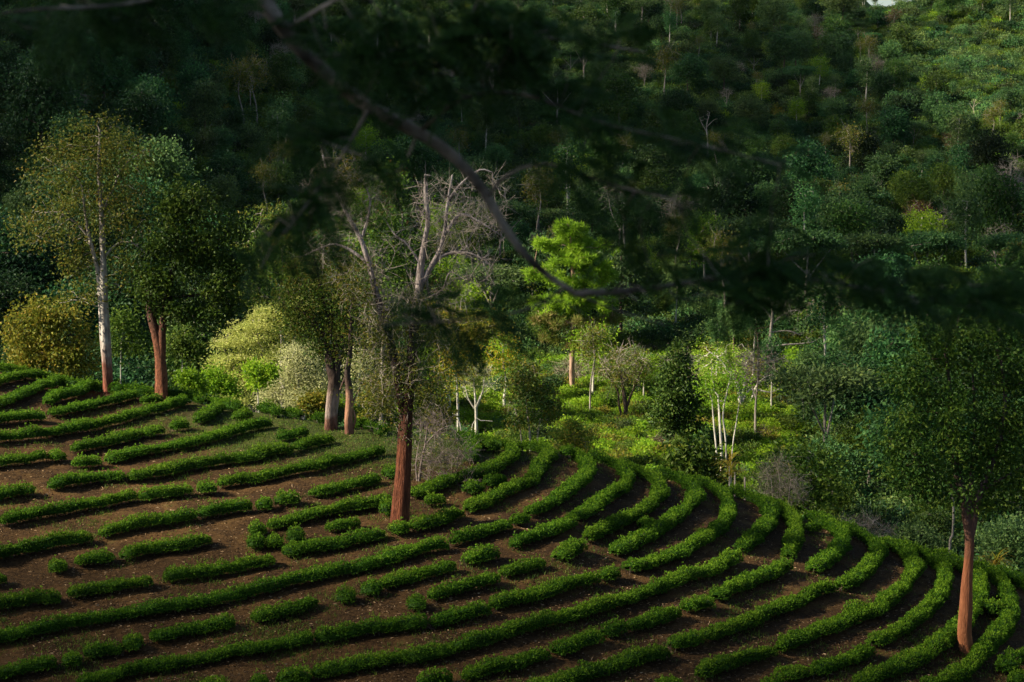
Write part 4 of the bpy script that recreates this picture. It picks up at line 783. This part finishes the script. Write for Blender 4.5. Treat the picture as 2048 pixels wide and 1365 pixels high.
meadow = ((uu > 830) & (uu < 1610) & (Y < 262) & ~((Y > 212) & (vnoise(X / 9, Y / 9 + 7) > .16))) | ((uu > 400) & (uu <= 830) & (Y < 205)) | ((uu >= 1600) & (Y < 118)) | ((uu <= 400) & (Y < 150)) | ((uu > 1750) & (Y > 455) & (Y < 590) & (vnoise(X / 30, Y / 30) < -.04) & (uu > 1750 + (590 - Y) * .6)) 
ok = ~meadow & ~((uu > 1640) & (Y > 612)); X, Y, uu = X[ok], Y[ok], uu[ok]
keep = []; grid = {}
for i in range(len(X)):
    d = 5.0 + .0062 * Y[i]
    cx, cy_ = int(X[i] // 8), int(Y[i] // 8)
    if all((X[i] - X[j]) ** 2 + (Y[i] - Y[j]) ** 2 > d * d for a in (-1, 0, 1) for b in (-1, 0, 1) for j in grid.get((cx + a, cy_ + b), [])) and all((X[i] - a) ** 2 + (Y[i] - b) ** 2 > 30 for a, b in taken):
        keep.append(i); grid.setdefault((cx, cy_), []).append(i)
X, Y, uu = X[keep], Y[keep], uu[keep]
# crest of the far ridge, seen against the sky
Xc = np.arange(95, 190, 3.1); Xc = Xc + rg.normal(size=len(Xc)) * .8; Yc = 606 + rg.normal(size=len(Xc)) * 3
X = np.concatenate([X, Xc]); Y = np.concatenate([Y, Yc]); uu = 1024 + F * X / Y; Z = terrain(X, Y)
vis = (uu > -90) & (uu < 2140); X, Y, Z, uu = X[vis], Y[vis], Z[vis], uu[vis]
o = np.argsort(Y); X, Y, Z, uu = X[o], Y[o], Z[o], uu[o]
KN = ['broad', 'broad', 'blue', 'blue', 'slim', 'slim', 'bare', 'bare', 'flat', 'round', 'round', 'rusty', 'snag']; KI = [0, 1, 0, 1, 0, 1, 0, 1, 0, 0, 1, 0, 0]
PW = np.array([.17, .16, .12, .09, .08, .09, .035, .04, .06, .07, .045, .015, .01]); PW /= PW.sum()
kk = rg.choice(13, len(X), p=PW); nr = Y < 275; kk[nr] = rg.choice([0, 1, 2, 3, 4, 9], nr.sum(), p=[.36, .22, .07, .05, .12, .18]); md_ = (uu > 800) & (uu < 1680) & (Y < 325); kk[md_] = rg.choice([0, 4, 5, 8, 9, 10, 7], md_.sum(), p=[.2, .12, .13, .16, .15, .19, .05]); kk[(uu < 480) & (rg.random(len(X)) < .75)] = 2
S = .58 + .80 * rg.random(len(X)) ** 1.5; S *= np.where(Y < 200, .9, 1); q_ = (Y < 185) & np.isin(kk, (4, 5)); kk[q_] = rg.choice([0, 1, 9], q_.sum()); kk[(Y > 592) & (uu > 1640)] = 4; S[Y > 597] = .5 + .12 * rg.random((Y > 597).sum()); RZ = rg.random(len(X)) * 6.28
LABK = {'broad': 'dark green broad-crowned tree in the shaded forest on the far hillside', 'blue': 'blue-green dense tree in the shaded forest on the far hillside', 'slim': 'slim tall tree with a small high crown in the far hillside forest',
        'bare': 'bare twiggy tree among the green crowns of the far hillside forest', 'flat': 'flat-topped spreading tree in the far hillside forest', 'round': 'small round bright-crowned tree in the far hillside forest', 'rusty': 'rust-leaved small tree in the far hillside forest', 'snag': 'dead white forked snag in the far hillside forest'}
NI = 262
for i in range(NI):
    kd = KN[kk[i]]; lab = LABK[kd]; zone = 'on the far hillside' 
    if Y[i] < 330 and 800 < uu[i] < 1680: zone = 'in the sunlit valley'
    elif Y[i] < 330 and uu[i] >= 1680: zone = 'in the thick valley wood at the right'
    elif Y[i] < 330: zone = 'on the dark left-hand slope'
    for a, b in ((' in the shaded forest on the far hillside', ''), (' of the far hillside forest', ''), (' in the far hillside forest', '')): lab = lab.replace(a, b)
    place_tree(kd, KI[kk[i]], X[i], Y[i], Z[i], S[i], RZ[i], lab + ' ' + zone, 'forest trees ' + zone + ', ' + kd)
print('forest', len(X))
# ---- instanced stuff
def joined(pm):
    """one mesh with trunk and crown for the mass of far trees"""
    tm, cm, h = pm; vs, ts = [], 0; mats = []; mb = MB()
    for me in (tm, cm):
        if me is None: continue
        v = np.empty(len(me.vertices) * 3, np.float32); me.vertices.foreach_get('co', v); f = np.empty(len(me.loops), np.int32); me.loops.foreach_get('vertex_index', f)
        r = np.empty(len(me.polygons), np.float32); me.attributes['rnd'].data.foreach_get('value', r)
        mb.add(v.reshape(-1, 3), f.reshape(-1, 4), r, len(mats)); mats.append(me.materials[0])
    return bpy.data.objects.new('seedling', mb.mesh('seedling', mats))
def instance_stuff(name, P, k, rz, sc_, protos, label=None):
    me = bpy.data.meshes.new(name); me.vertices.add(len(P)); me.vertices.foreach_set('co', np.asarray(P, np.float32).ravel())
    a = me.attributes.new('k', 'INT', 'POINT'); a.data.foreach_set('value', np.asarray(k, np.int32))
    R = np.zeros((len(P), 3), np.float32); R[:, 2] = rz; a = me.attributes.new('rot', 'FLOAT_VECTOR', 'POINT'); a.data.foreach_set('vector', R.ravel())
    a = me.attributes.new('scl', 'FLOAT', 'POINT'); a.data.foreach_set('value', np.asarray(sc_, np.float32))
    o = bpy.data.objects.new(name, me); COL.objects.link(o); tag(o, kind='stuff')
    ng = bpy.data.node_groups.new(name, 'GeometryNodeTree'); ng.interface.new_socket('Geometry', in_out='INPUT', socket_type='NodeSocketGeometry'); ng.interface.new_socket('Geometry', in_out='OUTPUT', socket_type='NodeSocketGeometry')
    N_, L_ = ng.nodes, ng.links; gi = N_.new('NodeGroupInput'); go = N_.new('NodeGroupOutput'); jn = N_.new('GeometryNodeJoinGeometry'); L_.new(jn.outputs[0], go.inputs[0])
    def attr(nm, ty):
        x = N_.new('GeometryNodeInputNamedAttribute'); x.data_type = ty; x.inputs[0].default_value = nm; return [q for q in x.outputs if q.enabled and q.name == 'Attribute'][0]
    ka, ra, sa = attr('k', 'INT'), attr('rot', 'FLOAT_VECTOR'), attr('scl', 'FLOAT')
    for i, po in enumerate(protos):
        c = N_.new('FunctionNodeCompare'); c.data_type = 'INT'; c.operation = 'EQUAL'; c.inputs[2].default_value = 0; c.inputs[3].default_value = i; L_.new(ka, c.inputs[2])
        ob = N_.new('GeometryNodeObjectInfo'); ob.inputs[0].default_value = po; ob.inputs['As Instance'].default_value = True
        ip = N_.new('GeometryNodeInstanceOnPoints'); L_.new(gi.outputs[0], ip.inputs['Points']); L_.new(c.outputs[0], ip.inputs['Selection']); L_.new(ob.outputs['Geometry'], ip.inputs['Instance'])
        L_.new(ra, ip.inputs['Rotation']); L_.new(sa, ip.inputs['Scale']); L_.new(ip.outputs[0], jn.inputs[0])
    md = o.modifiers.new('scatter', 'NODES'); md.node_group = ng; return o
FP = [joined(PROT[KN[i]][KI[i]]) for i in range(13)]
j = slice(NI, None)
instance_stuff('distant_forest', np.stack([X[j], Y[j], Z[j]], 1), kk[j], RZ[j], S[j] * .95, FP)
# ---- undergrowth
def shrub(seed, mat, h=1.5, r=1.3, n=46, nl=26, lw=(.26, .15), sig=.3, twig=1):
    return proto(seed, h, [([(0, 0, -.3), (0, .1, h * .5)], .05, .02, None)], [(0, 0, h * .5, r, h * .45)], mat, DARKBARK, n, nl, lw, sig, tip=.012, step=.3, twig=twig, tl=.5)
UP = [joined(q) for q in (shrub(31, MID), shrub(32, FORGRN, 2, 1.6), shrub(33, BLUEGRN, 1.8, 1.7), shrub(34, BRIGHT, 1.1, 1.0), shrub(35, GOLD, 1.0, 1.1, 30, 16), shrub(36, BRIGHT, .7, 1.2, 30, 20, (.2, .1)), shrub(37, PINKLEAF, 1.2, 1.0, 26, 8, (.2, .1), .35, 3))]
rg = np.random.default_rng(33); n = 30000
Y = np.sqrt(rg.random(n) * (640 ** 2 - 96 ** 2) + 96 ** 2); m = rg.random(n) < .45; Y[m] = 98 + 190 * rg.random(m.sum()); u = rg.random(n) * 2300 - 120; X = (u - 1024) / F * Y
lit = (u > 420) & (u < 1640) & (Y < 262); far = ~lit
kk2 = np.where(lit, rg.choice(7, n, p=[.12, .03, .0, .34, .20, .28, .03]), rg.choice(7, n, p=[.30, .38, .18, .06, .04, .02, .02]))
S = np.where(lit, .40 + .75 * rg.random(n) ** 1.5, .8 + .8 * rg.random(n)); S[Y > 300] *= 1.15
gap = lit & (vnoise(X / 7 + 3, Y / 7) > .42); ok = ~gap & ~((u > 1640) & (Y > 588)) & ((Y > 104) | (u > 1200))
X, Y, kk2, S = X[ok], Y[ok], kk2[ok], S[ok]
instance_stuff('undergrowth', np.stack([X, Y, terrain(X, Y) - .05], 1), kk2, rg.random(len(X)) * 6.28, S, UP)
# far tea rows on the upper right slope
rows = []
for r_ in range(46):
    yy = 446 + r_ * 3.4; xx = np.arange(60, 185, 1.5) + rg.normal() * .5; u = 1024 + F * xx / yy; k = (u > 1740 + (590 - yy) * .55) & (rg.random(len(xx)) < .93)
    rows.append(np.stack([xx[k] + rg.normal(size=k.sum()) * .15, yy + 4 * np.sin(xx[k] / 23) + rg.normal(size=k.sum()) * .3], 1))
Q = np.vstack(rows); FT = joined(shrub(41, MID, 1.1, .95, 26, 18, (.3, .2), .28, 0))
instance_stuff('far_tea_rows', np.stack([Q[:, 0], Q[:, 1], terrain(Q[:, 0], Q[:, 1])], 1), np.zeros(len(Q)), rg.random(len(Q)) * 6.28, .8 + .35 * rg.random(len(Q)), [FT])
# ------------------------------------------------------------------ overhanging feathery tree, close to the camera
def overhang():
    rg = np.random.default_rng(51); B = lambda u, v, Y: PX(u, v, Y)[()]
    t0 = np.array([-4.6, 3.2, float(terrain(-4.6, 3.2)) - .2])
    tr = [[np.array([t0, t0 + [.1, 0, 1.5], t0 + [.5, .4, 3.6], B(-700, -900, 5.0), B(150, -480, 5.6), B(420, -160, 6.0), B(560, 50, 6.1), B(650, 145, 6.2), B(740, 215, 6.2), B(835, 265, 6.2), B(905, 312, 6.2), B(965, 380, 6.2), B(1005, 450, 6.2), B(1050, 510, 6.2), B(1100, 555, 6.2), B(1150, 588, 6.2)]), .13, .008, None]]
    def br(r0, r1, *pts): tr.append([np.array([B(*p) for p in pts]), r0, r1, 0])
    br(.010, .004, (1150, 588, 6.2), (1300, 578, 6.3), (1450, 555, 6.4), (1620, 560, 6.5), (1800, 590, 6.6), (2000, 625, 6.7), (2150, 650, 6.8))
    br(.008, .003, (975, 395, 6.2), (1010, 355, 6.1), (1090, 328, 6.0), (1230, 372, 5.9), (1350, 400, 5.8))
    br(.008, .003, (835, 265, 6.2), (930, 195, 6.1), (1050, 190, 6.0), (1200, 245, 5.9), (1400, 290, 5.9), (1560, 330, 5.9))
    br(.009, .004, (575, 60, 6.1), (620, 30, 6.0), (720, -20, 5.9), (900, -60, 5.8)); br(.008, .003, (620, 115, 6.15), (800, 100, 6.3), (1000, 70, 6.4), (1200, 90, 6.5), (1290, 105, 6.5))
    br(.007, .003, (740, 215, 6.2), (690, 300, 6.0), (620, 400, 5.9), (540, 500, 5.8)); br(.006, .003, (835, 265, 6.2), (800, 340, 6.3), (730, 360, 6.4))
    br(.006, .002, (1130, 575, 6.2), (1050, 620, 6.0), (920, 640, 5.9), (780, 650, 5.8)); br(.005, .002, (1150, 588, 6.2), (1230, 620, 6.3), (1330, 650, 6.4))
    br(.009, .003, (480, -60, 6.05), (380, -20, 5.9), (240, 10, 5.8), (60, 20, 5.7), (-80, 40, 5.7))
    bl = [(250, 20, 190, 38), (120, 60, 110, 30), (450, 40, 110, 40), (600, 70, 90, 60), (760, 110, 150, 70), (960, 60, 180, 60), (1080, 120, 130, 35), (1200, 80, 90, 35), (680, 210, 90, 55), (600, 300, 70, 60),
          (640, 400, 90, 45), (560, 480, 85, 50), (740, 310, 70, 40), (500, 560, 50, 35), (930, 200, 110, 28), (1180, 245, 120, 35), (1380, 280, 150, 38), (1520, 325, 70, 25), (1130, 330, 90, 40), (1250, 390, 110, 30), (1370, 410, 60, 22),
          (1350, 530, 130, 42), (1540, 545, 180, 55), (1760, 565, 150, 45), (1950, 610, 120, 55), (1480, 610, 110, 35), (1250, 520, 60, 25), (1680, 610, 110, 30), (860, 640, 100, 28), (1010, 640, 90, 22), (930, 690, 80, 24), (760, 640, 40, 20), (1120, 620, 60, 20), (1300, 640, 60, 20), (1440, 655, 50, 25), (2030, 560, 60, 40)]
    att = blob_pts([(a, b - (25 if b > 450 else 8), c, d * (.78 if b > 450 else 1), 6.1 - 6.2 + .15 * math.sin(a)) for a, b, c, d in bl], 640, 6.15, rg, .6, .6)
    N, par, fix = grow(tr, att, .07, 1.3, 60, rg, -.02, .25)
    t = empty('overhanging_tree', t0 + [0, 0, .2]); tag(t, 'out of focus branch with pale mottled bark and dark feathery leaves hanging across the foreground', 'tree')
    loc = np.array(t.location); mb = MB(); skeleton_mesh(mb, N - loc, par, fix, .0022)
    MOTTLED = bark_mat('mottled branch bark', (0.04, 0.03, 0.022), (0.34, 0.28, 0.21), 6, bump=.4, stretch=.8); mb.build('branch', MOTTLED, t, True)  # bark mottled between a dark and a pale tone
    thin = np.where((fix == 0) | (fix < .006))[0]; src = N[thin]; pd = unit(N[thin] - N[np.maximum(par[thin], 0)])
    onscreen = src[:, 1] > 4.5; src, pd = src[onscreen], pd[onscreen]; k = rg.random(len(src)) < .62; src, pd = src[k], pd[k]
    att2 = att[rg.random(len(att)) < .8]; src = np.vstack([src, att2]); pd = np.vstack([pd, unit(rg.normal(size=att2.shape) + [.8, 0, -.2])])
    q_ = np.stack([src[:, 0], src[:, 1] * CP - src[:, 2] * SP, src[:, 2] * CP + src[:, 1] * SP], 1); us = 1024 + F * q_[:, 0] / q_[:, 1]; vs = 682.5 - F * q_[:, 2] / q_[:, 1]
    gap = np.zeros(len(src), bool)                       # openings between the sprays
    for (a, b, c, d) in ((1020, 395, 1245, 640), (800, 315, 1060, 600), (1240, 625, 1560, 800), (560, 560, 760, 800), (780, 690, 1400, 800), (850, 225, 960, 275), (1090, 110, 1160, 160), (1600, 0, 2100, 470), (620, 490, 800, 590), (0, 75, 430, 800)): gap |= (us > a) & (us < b * 0 + c) & (vs > b) & (vs < d)
    ln = np.array([(500, -40), (560, 50), (650, 145), (740, 215), (835, 265), (905, 312), (965, 380), (1005, 450), (1050, 510), (1100, 555), (1150, 588), (1300, 578)], float)
    dd = np.full(len(us), 1e9)
    for a, b in zip(ln[:-1], ln[1:]):
        ab = b - a; tt = np.clip(((us - a[0]) * ab[0] + (vs - a[1]) * ab[1]) / (ab @ ab), 0, 1); dd = np.minimum(dd, np.hypot(us - a[0] - ab[0] * tt, vs - a[1] - ab[1] * tt))
    gap |= (dd < 55) & (rg.random(len(us)) < .85)
    src, pd = src[~gap], pd[~gap]
    src = src - loc; n = len(src); D = unit(pd * .8 + rg.normal(size=(n, 3)) * .55 + [.25, 0, -.15]); up = unit(np.cross(np.cross(D, [0, 0, 1.]), D)); up = unit(up + rg.normal(size=(n, 3)) * .35); side = unit(np.cross(D, up))
    lb = MB(); Lf = .10 + .06 * rg.random(n); npn, nl = 8, 6
    for a in range(npn):                                   # pinnae, then leaflets on both sides of each
        f = (a + 1) / npn; O = src + D * (Lf * f)[:, None] - np.array([0, 0, 1]) * (.05 * f * f)
        for sg_ in (-1, 1):
            pdn = unit(side * sg_ + D * .5 - up * .12); pl = .050 * math.sin(math.pi * (.18 + .75 * f))
            for b in range(nl):
                q = O + pdn * pl * ((b + .6) / nl); sd = unit(np.cross(pdn, up))
                for s3 in (-1, 1): leaves(lb, q, unit(sd * s3 + pdn * .45 + rg.normal(size=(n, 3)) * .1), .013, .0052, rg.random(n), 0, rg)
    sticks(lb, src, src + D * Lf[:, None], .0012, .0006); lb.build('feathery_leaves', FERN, t); print('fronds', n)
overhang()
# ------------------------------------------------------------------ added clouds, out of view, placed to shade the slopes and field edges
SHADE_CLOUD, n_, l_ = new_mat('shade_cloud'); p_ = n_.new('ShaderNodeBsdfDiffuse'); p_.inputs[0].default_value = (.9, .9, .92, 1); o_ = n_.new('ShaderNodeOutputMaterial'); l_.new(p_.outputs[0], o_.inputs[0])
def cover(X, Y):
    """how much of the sun the added cloud layer hides over each place"""
    u = 1024 + F * X / np.maximum(Y, 40); v = 250 - F * terrain(X, Y) / np.maximum(Y, 40)
    n = vnoise(X / 38 + 50, Y / 55)
    fld = .18 + .46 * sstep(-u, -430, -30) * (1 - sstep(-X, 13, 18) * sstep(Y, 54, 60)) + .34 * sstep(v, 1140, 1365) + .30 * sstep(u, 1750, 2100)
    val = .0 + .95 * sstep(-u, -400, -150) + .62 * sstep(u, 1480, 1700)
    farc = .82 + .95 * n + .40 * sstep(-u, -900, -480) - .90 * sstep(u - (620 - Y) * .7, 1700, 1900) * sstep(Y, 420, 480)
    c = np.where((Y < 94) | ((Y < 112) & (u < 430)), fld, np.where(Y < 250, val, farc)); t = sstep(Y, 262, 312); c = np.where(Y >= 250, val * (1 - t) + farc * t, c)
    c = np.where(Y < 62, np.maximum(c, .88 * sstep(-X, 3, 15)), c); c = np.where(Y < 44, .985, c); return np.clip(c, 0, .985)
def shade_cloud_layer():
    rg = np.random.default_rng(4); R0, T = 3.6, 1500.0; foot = math.pi * R0 * R0 / SUN[2]; x0, x1, y0, y1 = -230, 210, -30, 660
    n = int((x1 - x0) * (y1 - y0) / foot * 4.3); X = x0 + (x1 - x0) * rg.random(n); Y = y0 + (y1 - y0) * rg.random(n)
    k = rg.random(n) * 4.3 < -np.log(1 - cover(X, Y)); X, Y = X[k], Y[k]; C = np.stack([X, Y, terrain(X, Y)], 1) + SUN * T
    th = np.linspace(0, math.pi, 5); ph = np.arange(6) * math.pi / 3; A, B = np.meshgrid(th, ph, indexing='ij'); S0 = np.stack([np.sin(A) * np.cos(B), np.sin(A) * np.sin(B), np.cos(A)], -1).reshape(-1, 3)
    i = np.arange(4)[:, None] * 6; j = np.arange(6)[None]; f = np.stack([i + j, i + 6 + j, i + 6 + (j + 1) % 6, i + (j + 1) % 6], -1).reshape(-1, 4); m = len(C)
    V = C[:, None] + S0[None] * (R0 * (.85 + .3 * rg.random((m, len(S0), 1)))); mb = MB(); mb.add(V.reshape(-1, 3), (np.arange(m)[:, None, None] * len(S0) + f[None]).reshape(-1, 4))
    tag(mb.build('added_shade_clouds', SHADE_CLOUD, smooth=True), kind='stuff')
shade_cloud_layer()
# ------------------------------------------------------------------ air
hz = bpy.data.materials.new('haze'); hz.use_nodes = True; hn = hz.node_tree.nodes; hn.clear(); vo = hn.new('ShaderNodeVolumePrincipled'); vo.inputs['Color'].default_value = (.62, .78, 1, 1)
vo.inputs['Density'].default_value = 0.000008; ho = hn.new('ShaderNodeOutputMaterial'); hz.node_tree.links.new(vo.outputs[0], ho.inputs['Volume'])
mb = MB(); x0, x1, y0, y1, z0, z1 = -905, 905, -65, 1405, -75, 170
mb.add([(x0, y0, z0), (x1, y0, z0), (x1, y1, z0), (x0, y1, z0), (x0, y0, z1), (x1, y0, z1), (x1, y1, z1), (x0, y1, z1)], [(0, 3, 2, 1), (4, 5, 6, 7), (0, 1, 5, 4), (1, 2, 6, 5), (2, 3, 7, 6), (3, 0, 4, 7)])
tag(mb.build('haze', hz), kind='stuff')
